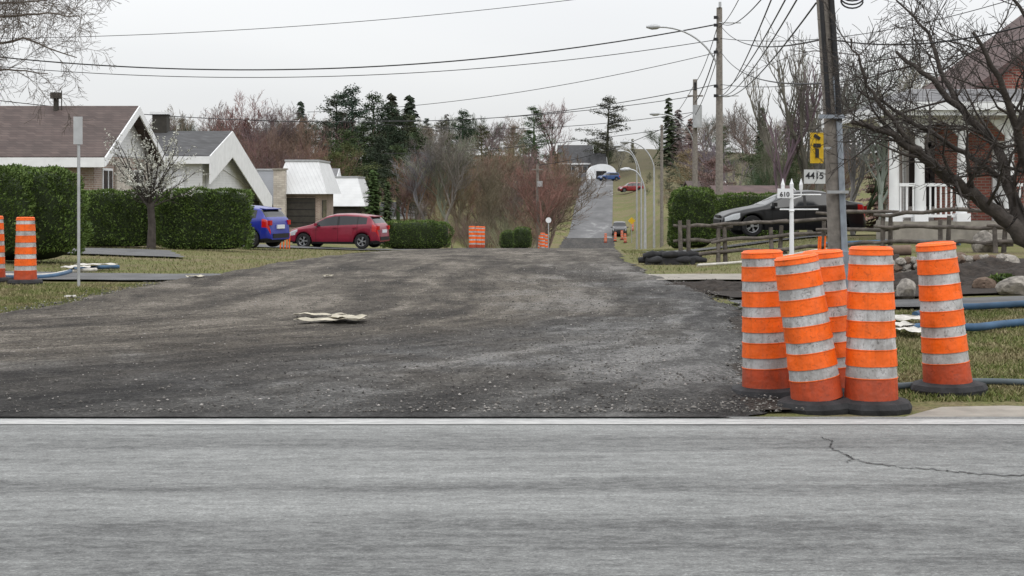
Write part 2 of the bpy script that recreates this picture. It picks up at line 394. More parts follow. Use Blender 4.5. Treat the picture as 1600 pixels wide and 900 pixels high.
# ---------------------------------------------------------------- trees
barkm=M_obj('bark',.3,4); needm=M_obj('needles',.35,6,True)
def rot_about(d,ang,az):
    d=d.normalized(); u=d.orthogonal().normalized(); w=d.cross(u)
    return (d*math.cos(ang)+(u*math.cos(az)+w*math.sin(az))*math.sin(ang)).normalized()
def grow(mb,rng,p,d,L,r,lev,maxlev,mat,up=.12,kids=(12,7,6,4),ang=(35,60),wander=.18,start=.25,ratio=(.45,.7),rmin=0):
    nseg=[9,6,4,3,2,2][min(lev,5)] if lev<maxlev or maxlev<4 else 2; pts=[p.copy()]; rad=[r]; dd=d.copy()
    for i in range(nseg):
        dd=(dd+Vector((rng.gauss(0,wander),rng.gauss(0,wander),rng.gauss(0,wander)+up*(.3 if lev==0 else 1)))).normalized()
        p=p+dd*(L/nseg); pts.append(p.copy()); rad.append(max(r*(1-(i+1)/nseg*.75),r*.2,rmin))
    mb.tube(pts,rad,[8,6,4,3,3,3][min(lev,5)],mat,cap=False)
    if lev>=maxlev: return
    k=kids[min(lev,len(kids)-1)]
    for j in range(k):
        t=start+(1-start)*(j+rng.random())/k; t=min(t,.99); idx=t*nseg; i=int(idx); fr=idx-i
        q=pts[i].lerp(pts[i+1],fr); bd=(pts[i+1]-pts[i]).normalized()
        nd=rot_about(bd,R(rng.uniform(*ang)),rng.random()*6.283)
        nl=L*rng.uniform(*ratio)*(1.15-.6*t if lev==0 else 1-.35*t)
        grow(mb,rng,q,nd,nl,max(rad[i]*.55,.0015,rmin),lev+1,maxlev,mat,up,kids,ang,wander,.15,ratio,rmin)
def bare_mesh(seed,kids=(13,7,6,4),maxlev=4,r=.016,**kw):
    rng=random.Random(seed); mb=MB(); grow(mb,rng,Vector((0,0,-.02)),Vector((0,0,1)),.8,r,0,maxlev,barkm,kids=kids,**kw)
    h=max(v[2] for v in mb.v); mb.v=[(a/h,b/h,c/h) for a,b,c in mb.v]
    o=mb.obj('tmp'); me=o.data; bpy.data.objects.remove(o); return me
BARE=[bare_mesh(i,kids=(13,7,6,3),ang=(25,50),up=.16) for i in range(3)]
POP=[bare_mesh(10+i,kids=(18,6,4),maxlev=3,ang=(14,30),up=.3,ratio=(.3,.5),r=.014) for i in range(2)]
BUSH=[]
for sd in range(2):
    rng=random.Random(40+sd); mb=MB()
    for k in range(14):
        a=rng.random()*6.28; t=rng.uniform(.05,.6)
        grow(mb,rng,Vector((math.cos(a)*.1,math.sin(a)*.1,0)),Vector((math.cos(a)*t,math.sin(a)*t,1)).normalized(),rng.uniform(.6,.95),.006,1,3,barkm,kids=(0,8,6),ang=(15,45),up=.1)
    h=max(v[2] for v in mb.v); mb.v=[(a/h,b/h,c/h) for a,b,c in mb.v]
    o=mb.obj('tmp'); BUSH.append(o.data); bpy.data.objects.remove(o)
def conifer(seed,Rw=.2,whorls=34,low=.06,power=.85):
    rng=random.Random(seed); V=[];Fc=[]
    def tri(a,b,c): n=len(V); V.extend([a,b,c]); Fc.append((n,n+1,n+2))
    for i in range(whorls):
        t=low+(1-low)*i/whorls; rad=Rw*((1-t)**power)*rng.uniform(.7,1.2)+.008
        nb=int(6+5*(1-t))
        for b_ in range(nb):
            if rng.random()<.1: continue
            az=rng.random()*6.283; rr=rad*rng.uniform(.55,1.2); dx,dy=math.cos(az),math.sin(az)
            z0=t+rng.uniform(-.012,.012); n=7
            for k in range(n):
                s0=(k+.3)/n; px,py=dx*rr*s0,dy*rr*s0; pz=z0-rr*.35*s0+rr*.18*s0*s0
                for sd in(-1,1):
                    l=.035*rng.uniform(.6,1.3)*(1.3-s0*.6); ex=px+dx*l*.7-dy*sd*l*.7; ey=py+dy*l*.7+dx*sd*l*.7; ez=pz-l*rng.uniform(.1,.7)
                    w=.011*rng.uniform(.7,1.3)
                    tri((px,py,pz+w),(px+dx*w*1.4,py+dy*w*1.4,pz-w*1.2),(ex,ey,ez))
    mb=MB(); mb.add(V,Fc,needm); mb.tube([(0,0,-.02),(0,0,.97)],[.014,.002],6,barkm,cap=False)
    o=mb.obj('tmp'); me=o.data; bpy.data.objects.remove(o); return me
SPR=[conifer(1,.22),conifer(2,.2,32,.06,.95),conifer(3,.28,30)]
COL=conifer(5,.16,50,.01,.35)
def clumpy(seed,nl=34,low=.22,Rw=.3,cl=.05,per=60,taper=True):
    rng=random.Random(seed); V=[];Fc=[]; mb=MB()
    mb.tube([(0,0,-.02),(.01,0,.4),(-.005,.01,.96)],[.02,.014,.003],7,barkm,cap=False)
    for i in range(nl):
        t=low+(1-low)*(i+rng.random())/nl; az=rng.random()*6.283
        env=(math.sin(math.pi*min(1,((t-low)/(1-low))*.85+.15))**.7) if not taper else (1-(t-low)/(1-low))**.6
        rr=Rw*env*rng.uniform(.5,1.15)+.015
        e=Vector((math.cos(az)*rr,math.sin(az)*rr,t+rr*.15))
        mb.tube([(0,0,t-.02),(e.x*.5,e.y*.5,t-.005),tuple(e)],[.006,.004,.001],4,barkm,cap=False)
        for c in range(3):
            f=[1,.65,.4][c]; cc=Vector((e.x*f,e.y*f,t+rr*.12*f+rng.uniform(-.01,.01))); cr=cl*rng.uniform(.7,1.25)
            for q in range(per):
                u=Vector((rng.gauss(0,1),rng.gauss(0,1),rng.gauss(0,.45))); u=u/max(.6,u.length)*cr*rng.random()**.4
                p=cc+u; o_=Vector((rng.uniform(-1,1),rng.uniform(-1,1),rng.uniform(-.4,1))).normalized()*.014; w=Vector((rng.uniform(-1,1),rng.uniform(-1,1),rng.uniform(-1,1))).normalized()*.006
                n=len(V); V.extend([tuple(p-w),tuple(p+w),tuple(p+o_)]); Fc.append((n,n+1,n+2))
    mb.add(V,Fc,needm); o=mb.obj('tmp'); me=o.data; bpy.data.objects.remove(o); return me
PINE=[clumpy(1),clumpy(2,30,.3,.34),clumpy(3,38,.12,.27)]; ROUND=[clumpy(7,40,.08,.36,.06,70,False)]
rt=random.Random(5)
def tree(name,kind,px,top,d,col,w=1.0,parent=None):
    x=X(px,d); z=g1(x,d); h=Z(top,d)-z
    me=kind[rt.randrange(len(kind))] if isinstance(kind,list) else kind
    c=[q*rt.uniform(.85,1.15) for q in col]
    return inst(name,me,(x,d,z-.05),(0,0,rt.random()*6.28),(h*w,h*w,h),parent,c)
DK=(.042,.055,.034); GR=(.06,.078,.04); BRN=(.165,.13,.11); RED=(.185,.125,.103); GRY=(.20,.185,.17); OCH=(.21,.17,.12)
for px,top,d,w in [(470,155,250,.9),(612,142,215,1.1),(640,145,220,1.1),(1045,150,330,1.1),(1190,165,250,1),(1236,172,240,1.1),(510,222,138,1.2)]:
    tree('spruce_tree',SPR,px,top,d,DK,w)
for px,top,d,w,c in [(492,195,160,1.2,GR),(525,148,175,1.2,DK),(552,140,170,1.3,DK),(582,150,175,1.2,DK),(605,165,150,1.3,DK),(568,190,150,1.4,DK),(632,180,155,1.3,DK),(540,205,142,1.4,GR),(655,208,148,1.3,DK),(590,215,138,1.4,DK),(622,228,140,1.4,GR),(950,154,325,1.35,DK),(835,168,290,1.3,GR),(722,175,235,1.3,DK),(752,198,240,1.2,GR),(690,190,240,1.3,GR),(1130,198,260,1.2,GR),(700,208,190,1.3,GR),(640,182,170,1.2,GR)]:
    tree('pine_tree',PINE,px,top,d,c,w)
for px,top,d,w,c in [(545,226,132,1.2,(.085,.11,.04)),(520,238,130,1.0,(.07,.095,.035)),(838,252,200,1.3,DK),(872,262,205,1.2,DK),(1190,228,150,1.2,GR),(1245,238,130,1.1,GR),(650,238,135,1.1,DK),(1075,235,170,1.2,OCH),(1100,240,160,1.2,OCH)]:
    tree('evergreen_tree',ROUND,px,top,d,c,w)
tree('cedar_tree',COL,583,262,104,(.045,.078,.028),1.2); tree('cedar_tree',COL,605,282,108,(.045,.072,.028),1.0)
for px,top,d,c,w in [(690,182,110,GRY,1.0),(650,222,118,RED,1),(735,225,118,RED,1.1),(712,200,112,GRY,1.1),(790,208,135,RED,1),(828,214,140,BRN,1),(855,225,160,RED,.9),(615,205,150,GRY,1),(762,240,110,BRN,1.1),(862,152,290,BRN,1),(800,178,280,BRN,1.2),(770,182,260,GRY,1.1),(715,205,125,BRN,1),(770,225,130,RED,1.1),(845,240,120,BRN,.9),(668,215,112,GRY,1.1),(805,230,118,RED,1),(1180,150,210,BRN,1),(1155,200,150,GRY,1),(1205,190,140,BRN,1),(1112,205,170,BRN,1),(1335,90,95,GRY,1),(1380,60,90,GRY,1),(1432,80,85,GRY,1),(1540,100,80,GRY,1),(335,150,150,BRN,1.1),(385,136,150,RED,1.1),(430,148,150,BRN,1.1),(300,165,150,GRY,1),(360,160,160,RED,1.1),(455,165,165,RED,1.1)]:
    tree('bare_tree',BARE,px,top,d,c,w)
for px,top,d in [(1222,62,78),(1243,48,80),(1262,58,78),(1284,35,82),(1310,50,80),(1236,90,84)]:
    tree('poplar_tree',POP,px,top,d,(.14,.13,.12),1.0)
def mass(name,n,kinds,pxr,topr,dr,cols,w=1.0):
    e=empty(name)
    for i in range(n):
        px=rt.uniform(*pxr); d=rt.uniform(*dr); k=kinds[rt.randrange(len(kinds))]
        tree('tree_clump',k,px,rt.uniform(*topr),d,cols[rt.randrange(len(cols))],w*rt.uniform(.8,1.25),e)
mass('distant_thicket',34,[BUSH,BARE,BARE],(285,490),(165,225),(125,165),[RED,BRN,RED],1.1)
mass('distant_thicket',26,[BARE,BUSH,BARE],(630,850),(225,300),(105,150),[RED,BRN,RED,OCH],1.1)
mass('distant_thicket',12,[BUSH],(690,835),(322,348),(84,100),[RED,BRN,OCH],1.1)
mass('distant_thicket',24,[BUSH,BARE,ROUND],(1060,1330),(215,270),(140,210),[BRN,GRY,GR,BRN],1.0)
mass('distant_forest',85,[SPR,PINE,BARE,BARE,BARE,BARE],(-260,840),(175,212),(300,400),[DK,GR,BRN,GRY],1.3)
mass('distant_forest',55,[SPR,PINE,BARE,BARE],(1010,1900),(168,212),(330,420),[DK,GR,BRN,GRY],1.3)
mass('distant_forest',30,[SPR,BARE,BARE],(-200,300),(168,195),(110,150),[DK,DK,BRN],1.2)
mass('distant_forest',18,[BARE,BARE,SPR],(850,1010),(210,240),(345,400),[BRN,GRY,DK],1.2)
mass('distant_forest',14,[BARE,BARE,SPR],(1320,1800),(120,200),(100,160),[BRN,GRY,DK],1.1)
mass('distant_thicket',12,[BUSH,ROUND],(830,862),(258,300),(190,230),[BRN,OCH,DK,GR],.7)
mass('distant_thicket',10,[BUSH,ROUND],(862,880),(262,285),(260,300),[BRN,OCH,DK],.7)
mass('distant_thicket',16,[BUSH,ROUND],(1010,1070),(262,310),(190,290),[BRN,OCH,DK,GR],.8)
# ---------------------------------------------------------------- hedges
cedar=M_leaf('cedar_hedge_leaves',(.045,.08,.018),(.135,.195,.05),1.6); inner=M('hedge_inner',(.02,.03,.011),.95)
def hedge(name,cx,cy,sx,sy,h,n,rotz=0,p=5,leaf=.05,z0=None):
    z0=g1(cx,cy) if z0 is None else z0
    mb=MB(); V=[];Fc=[]
    def sup(u,v_,k):
        cu,su_=math.cos(u),math.sin(u); cv,sv=math.cos(v_),math.sin(v_); e=2/p
        f=lambda q:math.copysign(abs(q)**e,q)
        return Vector((sx/2*k*f(cv)*f(cu),sy/2*k*f(cv)*f(su_),h/2+h/2*k*f(sv)))
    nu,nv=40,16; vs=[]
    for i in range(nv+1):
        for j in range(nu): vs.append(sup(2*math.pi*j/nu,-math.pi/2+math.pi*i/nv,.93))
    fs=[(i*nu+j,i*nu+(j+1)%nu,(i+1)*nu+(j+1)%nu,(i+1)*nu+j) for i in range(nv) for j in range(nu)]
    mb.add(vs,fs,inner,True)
    rng=random.Random(int(cx*100)+n)
    A=[sx*h,sx*h*.3,sy*h,sy*h,sx*sy]; tot=sum(A)
    for i in range(n):
        q=rng.random()*tot; k=0
        while q>A[k]: q-=A[k]; k+=1
        a,b_=rng.uniform(-1,1),rng.uniform(-1,1)
        P=[(a,-1,b_),(a,1,b_),(-1,a,b_),(1,a,b_),(a,b_,1)][k]
        nrm=(abs(P[0])**p+abs(P[1])**p+abs(P[2])**p)**(1/p)
        lump=1+.035*math.sin(P[0]*sx*4+P[2]*3)+.03*math.sin(P[2]*h*5+P[0]*sx*2)+rng.gauss(0,.022)
        c=Vector((P[0]/nrm*sx/2*lump,P[1]/nrm*sy/2*lump,h/2+P[2]/nrm*h/2*(lump*.7+.3)))
        o_=Vector((P[0]*.6+rng.uniform(-.7,.7),P[1]*.6+rng.uniform(-.7,.7),rng.uniform(.0,1.1))).normalized()*leaf*rng.uniform(.7,1.7)
        w=Vector((rng.uniform(-1,1),rng.uniform(-1,1),rng.uniform(-.5,.5))).normalized()*leaf*.35
        m_=len(V); V.extend([c-w,c+o_*.5+w*1.1,c+o_,c+o_*.4-w*1.2]); Fc.append((m_,m_+1,m_+2,m_+3))
    mb.add(V,Fc,cedar)
    return mb.obj(name,loc=(cx,cy,z0-.03),rot=(0,0,rotz))
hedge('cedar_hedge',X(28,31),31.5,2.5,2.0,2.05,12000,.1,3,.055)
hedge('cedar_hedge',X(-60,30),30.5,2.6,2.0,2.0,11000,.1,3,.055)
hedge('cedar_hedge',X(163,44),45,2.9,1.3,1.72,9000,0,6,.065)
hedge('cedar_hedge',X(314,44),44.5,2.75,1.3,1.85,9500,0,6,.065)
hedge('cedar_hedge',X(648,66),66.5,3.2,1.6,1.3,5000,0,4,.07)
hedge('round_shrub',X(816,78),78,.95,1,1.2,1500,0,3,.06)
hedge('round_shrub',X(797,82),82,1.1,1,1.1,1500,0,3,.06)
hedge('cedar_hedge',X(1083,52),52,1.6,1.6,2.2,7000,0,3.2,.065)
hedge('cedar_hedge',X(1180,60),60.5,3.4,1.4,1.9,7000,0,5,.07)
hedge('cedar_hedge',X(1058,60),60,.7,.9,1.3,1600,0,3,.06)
# ---------------------------------------------------------------- barrels
def M_barrel(name,c,dirtc,amt):
    m,nt,b=new_mat(name); v=coords(nt); oi=N(nt,'ShaderNodeObjectInfo')
    ad=N(nt,'ShaderNodeVectorMath',operation='ADD'); nt.links.new(v,ad.inputs[0]); 
    cb=N(nt,'ShaderNodeCombineXYZ'); nt.links.new(mth(nt,'MULTIPLY',oi.outputs['Random'],40.),cb.inputs[0]); nt.links.new(cb.outputs[0],ad.inputs[1]); v2=ad.outputs[0]
    f=ramp(nt,noise(nt,v2,5,6,.7),[(.42,0),(.62,amt)])
    f2=ramp(nt,noise(nt,v2,24,6,.78,1.5),[(.56,0),(.61,amt)])
    f3=ramp(nt,noise(nt,mapv(nt,v2,(16,16,1.5)),1,5,.7),[(.50,0),(.66,amt*.7)])
    s=N(nt,'ShaderNodeSeparateXYZ'); nt.links.new(v,s.inputs[0])
    low=ramp(nt,s.outputs[2],[(0.02,.6),(.35,0)])
    col=mixc(nt,f,c,dirtc); col=mixc(nt,f3,col,[q*.8 for q in dirtc]); col=mixc(nt,f2,col,[q*.5 for q in dirtc]); col=mixc(nt,low,col,[q*.7+c[i]*.2 for i,q in enumerate(dirtc)])
    nt.links.new(col,b.inputs['Base Color']); b.inputs['Roughness'].default_value=.5; b.inputs['Specular IOR Level'].default_value=.35
    bump(nt,b,noise(nt,v2,7,3),.35,.05)
    return m
borg=M_barrel('barrel_orange',(.90,.13,.005),(.52,.095,.015),.5); bred=M_barrel('barrel_orange_base',(.60,.07,.012),(.28,.06,.03),.7)
bwht=M_barrel('barrel_reflective_white',(.50,.50,.50),(.25,.235,.225),.85); rub=M('black_rubber',(.026,.026,.028),.8,.35,8,.3,40)
def barrel(x,y,z=None,tx=0,ty=0,h=1.06,seed=0,n=40,rz=0):
    z=(g1(x,y)) if z is None else z
    e=empty('traffic_barrel',(x,y,z+.055),(0,0,rz)); mb=MB()
    r0,r1=.174,.143
    bands=[(0,.15,bred),(.15,.23,bwht),(.23,.335,borg),(.335,.415,bwht),(.415,.52,borg),(.52,.60,bwht),(.60,.705,borg),(.705,.785,bwht),(.785,.885,borg),(.885,.95,bwht),(.95,.985,borg)]
    rr=lambda t:r0+(r1-r0)*t
    prof_=[];mt=[]
    for a,b_,mm in bands:
        g=.0035 if mm is not bwht else 0.0
        prof_+= [(rr(a)+g+.002,a*h+.002),(rr((a+b_)/2)+g,(a+b_)/2*h),(rr(b_)+g-.001,b_*h-.006),(rr(b_)+.006,b_*h-.004),(rr(b_)+.006,b_*h+.001)]
        mt+=[mm]*3+[borg]*2
    prof_+=[(r1*.99,.99*h),(r1*.93,h-.001),(r1*.85,h),(r1*.8,h-.008),(0.001,h-.008)]; mt+=[borg]*5
    mt=mt[:len(prof_)-1]
    rng=random.Random(seed); ph=[rng.random()*6.28 for _ in range(6)]
    jit=lambda a,zz:.022*math.sin(a*2+ph[0]+zz*2)+.012*math.sin(a*3+ph[1]+zz*6)-.12*math.exp(-(((a-ph[2])%6.28-3.14)/.35)**2-((zz-h*(.35+.1*ph[3]))/.09)**2)-.08*math.exp(-(((a-4.7-ph[5]*.15+.4)%6.28-3.14+3.14)/.3)**2-((zz-h*(.2+.1*ph[4]))/.06)**2)
    mb.lathe(prof_,n,borg,mt,jit=jit); o=mb.obj('drum',e,(0,0,.02),(tx,ty,0))
    mb=MB(); rb=.275; pr=[(.165,-.06),(rb,-.06),(rb+.008,-.02),(rb-.01,.015),(.21,.03),(.165,.028)]
    mb.lathe(pr,10 if n<30 else 14,rub,jit=lambda a,zz:.03*math.sin(a*5+ph[4]),smooth=False); mb.obj('rubber_base',e,(0,0,.0),(tx*.3,ty*.3,.2))
    return e
barrel(X(1199,10.75),10.75,None,0,R(-2.2),1.0,1)
barrel(X(1277,10.15),10.15,None,0,R(-8.5),1.0,2)
barrel(X(1303,10.75),10.8,None,0,R(-4.5),1.0,3)
barrel(X(1361,10.12),10.12,None,0,0,1.05,4)
barrel(X(1481,11.0),11.0,None,0,R(-5),1.05,5)
for px,d in [(40,24),(-9,24.3)]: barrel(X(px,d),d,g1(X(px,d),d),0,0,1.02,int(px)+60)
for px,d in [(738,72),(746,72.5),(752,73),(847,88),(852,90),(946,172),(961,174),(977,172),(972,176),(845,92),(988,185)]: barrel(X(px,d),d,None,0,R(random.uniform(-3,3)),1.05,int(px),16)
# ---------------------------------------------------------------- cars
glass=M('car_glass',(.012,.014,.017),.08,.1,3,spec=.45); tirem=M('tire_rubber',(.018,.018,.019),.85,.2,20); rimm=M('alloy_rim',(.36,.37,.38),.35,.15,9,metal=.7)
trim=M('black_trim',(.014,.014,.015),.5,.1,5); lampr=M('tail_lamp',(.40,.008,.008),.15,.1,20,spec=.6); lampw=M('head_lamp',(.42,.44,.46),.12,.1,20,spec=.6); platem=M('licence_plate',(.6,.62,.66),.5,.08,20); seam=M('panel_gap',(.005,.005,.005),.8)
def paint(name,c,coat=.35): return M(name,c,.32,.12,2.5,spec=.4,coat=coat)
CARS={'hatch':dict(L=4.05,W=1.72,top=[(0,.50),(.04,.66),(.18,.76),(.5,.86),(1.0,.97),(1.15,1.02),(1.72,1.35),(2.1,1.44),(2.6,1.455),(3.2,1.42),(3.62,1.36),(3.72,1.28),(3.88,1.05),(3.97,.98),(4.03,.7),(4.05,.5)],
   belt=[(0,.48),(.04,.6),(.2,.70),(.5,.79),(1.0,.86),(2.0,.91),(3.2,.97),(3.8,1.0),(3.95,.95),(4.05,.48)],wh=(.78,3.34),win=(1.32,3.52),pil=[(2.26,2.36),(3.12,3.17)],ws=(1.18,1.70),rw=(3.66,3.86),r=.31),
 'sedan':dict(L=4.62,W=1.8,top=[(0,.48),(.05,.64),(.25,.74),(.7,.85),(1.2,.94),(1.35,.98),(2.0,1.32),(2.4,1.43),(2.9,1.45),(3.3,1.41),(3.7,1.27),(4.05,1.10),(4.35,1.06),(4.54,1.03),(4.59,.8),(4.62,.5)],
   belt=[(0,.46),(.05,.58),(.3,.69),(.7,.77),(1.2,.86),(2.2,.90),(3.4,.95),(4.3,1.0),(4.52,.97),(4.62,.48)],wh=(.9,3.62),win=(1.5,3.85),pil=[(2.55,2.64),(3.42,3.46)],ws=(1.38,1.98),rw=(3.5,4.0),r=.325),
 'suv':dict(L=4.5,W=1.85,top=[(0,.6),(.04,.85),(.3,.98),(1.0,1.08),(1.2,1.12),(1.75,1.6),(2.2,1.7),(3.8,1.68),(4.2,1.6),(4.4,1.15),(4.5,.6)],
   belt=[(0,.55),(.04,.75),(.4,.88),(1.2,1.02),(4.2,1.08),(4.4,1.0),(4.5,.55)],wh=(.85,3.6),win=(1.3,4.1),pil=[(2.3,2.38),(3.3,3.4)],ws=(1.25,1.72),rw=(4.2,4.38),r=.36)}
def car(name,kind,pm,px,d,heading,z=None):
    C=CARS[kind]; L,W=C['L'],C['W']; rw=C['r']; Ra=rw+.055
    e=empty(name,(X(px,d),d,g1(X(px,d),d)+.05 if z is None else z),(0,0,heading))
    st=list(np.linspace(0,L,72))+[.02,.05,L-.02,L-.05]
    for a,b_ in C['pil']: st+=[a,b_]
    seams=[C['win'][0]+.02,C['pil'][0][0]+.04,C['pil'][1][0]+.02]
    for s_ in seams: st+=[s_,s_+.012]
    for w in C['wh']:
        for k in range(-8,9): st.append(w+Ra*math.sin(k/8*math.pi/2)*.999)
    st=sorted(set(round(s_,4) for s_ in st))
    ti=lambda x:float(np.interp(x,[p[0] for p in C['top']],[p[1] for p in C['top']]))
    bi=lambda x:float(np.interp(x,[p[0] for p in C['belt']],[p[1] for p in C['belt']]))
    def hwf(x):
        return W/2*float(np.interp(x/L,[0,.012,.05,.12,.25,.5,.8,.92,.975,1],[.62,.78,.88,.95,.99,1,.985,.95,.88,.74]))
    def sect(x):
        t,be,hw=ti(x),min(bi(x),ti(x)-.015),hwf(x); zb=.2+.07*max(0,1-x/.5)+.09*max(0,(x-L+.5)/.5)
        for w in C['wh']:
            q=Ra*Ra-(x-w)**2
            if q>0: zb=max(zb,rw+math.sqrt(q)-.01)
        zb=min(zb,be-.06); g=max(0,min(1,(t-be)/.42)); ye=hw*(.93-.17*g); ze=t-.05*g-.012
        P=[(hw*.93,zb)]
        for f,k in((.12,.985),(.35,1.0),(.62,.985),(.86,.985),(1.0,.965)): P.append((hw*k,zb+(be-zb)*f))
        yb=hw*.965
        for f in(.08,.5,.9,1.0): P.append((yb+(ye-yb)*f,be+(ze-be)*f))
        P+= [(ye*.93,ze+.018*1),(ye*.6,t-.006),(0,t)]
        return P
    S=[sect(x) for x in st]; n=len(S[0]); mb=MB()
    for side in(1,-1):
        base=len(mb.v); mb.v.extend([(x,side*p[0],p[1]) for x,s_ in zip(st,S) for p in s_])
        for i in range(len(st)-1):
            xm=(st[i]+st[i+1])/2
            for j in range(n-1):
                mat=pm
                if j==0: mat=trim if S[i][0][1]<.3 else pm
                if 6<=j<=7 and C['win'][0]<xm<C['win'][1] and not any(a<=xm<=b_ for a,b_ in C['pil']): mat=glass
                if 6<=j<=7 and any(a<=xm<=b_ for a,b_ in C['pil']): mat=trim
                if j>=9 and (C['ws'][0]<xm<C['ws'][1] or C['rw'][0]<xm<C['rw'][1]): mat=glass
                if j<6 and st[i+1]-st[i]<.0125 and any(abs(st[i]-s_)<.001 for s_ in seams): mat=seam
                if j in(3,4) and .06<xm<.5: mat=lampw
                if j in(3,4) and xm>L-.3 and xm<L-.03: mat=lampr
                if j in (1,2) and xm<.05: mat=trim
                a=base+i*n+j; f=(a,a+n,a+n+1,a+1) if side<0 else (a,a+1,a+n+1,a+n)
                mb.f.append(f); mb.m.append(mb.mi(mat)); mb.sm.append(True)
    for x,s_ in((st[0],S[0]),(st[-1],S[-1])):
        pts=[(x,p[0],p[1]) for p in s_]+[(x,-p[0],p[1]) for p in reversed(s_[:-1])]
        mb.add(pts,[tuple(range(len(pts)))],pm)
    mb.box((L/2,0,.27),(L-.5,W*.8,.16),trim)
    mb.obj('body',e,(-L/2,0,0))
    d_=MB(); d_.box((L-.0,0,.72),(.04,.5,.13),platem); d_.box((L-.01,0,.42),(.06,W*.62,.14),trim); d_.box((.0,0,.42),(.05,W*.5,.2),trim); d_.box((.01,0,.62),(.05,W*.34,.07),trim)
    for sd in(1,-1):
        mx=C['win'][0]+.08; d_.box((mx,sd*(W/2+.07),.99),(.12,.2,.12),pm,(0,0,0)); d_.box((mx+.062,sd*(W/2+.07),.99),(.006,.17,.09),glass)
        for s_ in(C['pil'][0][0]-.1,C['pil'][1][0]-.08): d_.box((s_,sd*(W/2*.99+.012),.86),(.17,.03,.028),pm)
        d_.box((L-.06,sd*W*.37,.86),(.1,.16,.16),lampr)
    if kind!='sedan': d_.box((C['rw'][0]-.0,0,ti(C['rw'][0])+.0),(.24,W*.62,.03),pm,(0,.12,0))
    d_.obj('trim_details',e,(-L/2,0,0))
    for w in C['wh']:
        for sd in(1,-1):
            wb=MB(); wd=.2
            pr=[(rw*.62,wd/2-.015),(rw*.66,wd/2),(rw*.93,wd/2),(rw,wd/2-.03),(rw,-wd/2+.03),(rw*.93,-wd/2),(rw*.5,-wd/2)]
            wb.lathe(pr,28,tirem); wb.lathe([(rw*.63,wd/2-.012),(rw*.6,wd/2-.02),(rw*.58,wd/2-.07)],28,rimm)
            wb.lathe([(rw*.6,wd/2-.075),(.001,wd/2-.075)],20,seam)
            for k in range(5):
                a=2*math.pi*k/5
                for da in(-.11,.11):
                    c_,s2=math.cos(a+da),math.sin(a+da)
                    wb.box((c_*rw*.33,s2*rw*.33,wd/2-.03),(rw*.56,.028,.025),rimm,(0,0,a+da*1.8))
            wb.lathe([(.055,wd/2-.03),(.05,wd/2-.012),(.001,wd/2-.01)],12,rimm)
            wb.obj('wheel',e,(w-L/2,sd*(W/2-.115),rw),(R(-90) if sd>0 else R(90),0,0))
    return e
car('hatchback_car','hatch',paint('red_car_paint',(.19,.006,.024)),529,61.5,R(-14))
car('hatchback_car','hatch',paint('blue_car_paint',(.008,.018,.22)),357,50.5,R(-20))
car('sedan_car','sedan',paint('black_car_paint',(.006,.006,.007),.12),1232,46.8,R(6),g1(X(1232,46.8),46.8)+.12)
car('grey_distant_car','suv',paint('grey_car_paint',(.05,.05,.055)),968,182,R(86))
car('blue_distant_car','suv',paint('blue_truck_paint',(.02,.06,.18)),951,300,R(20),g1(X(951,300),300)+.05)
car('red_distant_car','suv',paint('dark_red_paint',(.2,.012,.012)),986,255,R(10))
# ---------------------------------------------------------------- houses
brk=M_brick('brown_brick',(.20,.13,.10),(.30,.22,.17),(.33,.30,.27)); rbrk=M_brick('red_brick',(.27,.075,.055),(.36,.11,.08),(.3,.24,.2))
stone=M_brick('pale_stone_veneer',(.40,.36,.31),(.52,.48,.42),(.34,.3,.27),.34,.12,.012)
shB=M_brick('brown_shingle',(.055,.036,.032),(.085,.06,.053),(.03,.022,.02),.3,.09,.006); shD=M_brick('dark_shingle',(.045,.045,.047),(.07,.07,.074),(.025,.025,.025),.3,.09,.006)
shG=M_brick('grey_shingle',(.12,.12,.125),(.16,.16,.165),(.08,.08,.08),.3,.09,.006); shM=M_brick('maroon_shingle',(.07,.045,.042),(.10,.062,.058),(.04,.02,.02),.3,.09,.006)
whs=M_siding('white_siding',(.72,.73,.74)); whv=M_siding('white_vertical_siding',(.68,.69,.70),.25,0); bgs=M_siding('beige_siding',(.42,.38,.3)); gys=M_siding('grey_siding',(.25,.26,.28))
wht=M('white_trim',(.74,.75,.76),.5,.07,3); win=M('window_glass',(.035,.04,.045),.08,.3,1.5,spec=.6); dk=M('dark_panel',(.04,.036,.03),.7,.2,4); gal=M('galvanised_metal',(.42,.43,.44),.45,.12,5,metal=.4)
def window_x(mb,x,yc,zc,w,h,out=1):
    mb.box((x+out*.02,yc,zc),(.04,w+.16,h+.16),wht); mb.box((x+out*.035,yc,zc),(.03,w,h),win); mb.box((x+out*.055,yc,zc),(.02,.05,h),wht); mb.box((x+out*.055,yc,zc),(.022,w,.045),wht)
def window_y(mb,y,xc,zc,w,h):
    mb.box((xc,y-.02,zc),(w+.16,.04,h+.16),wht); mb.box((xc,y-.035,zc),(w,.03,h),win); mb.box((xc,y-.055,zc),(.05,.02,h),wht)
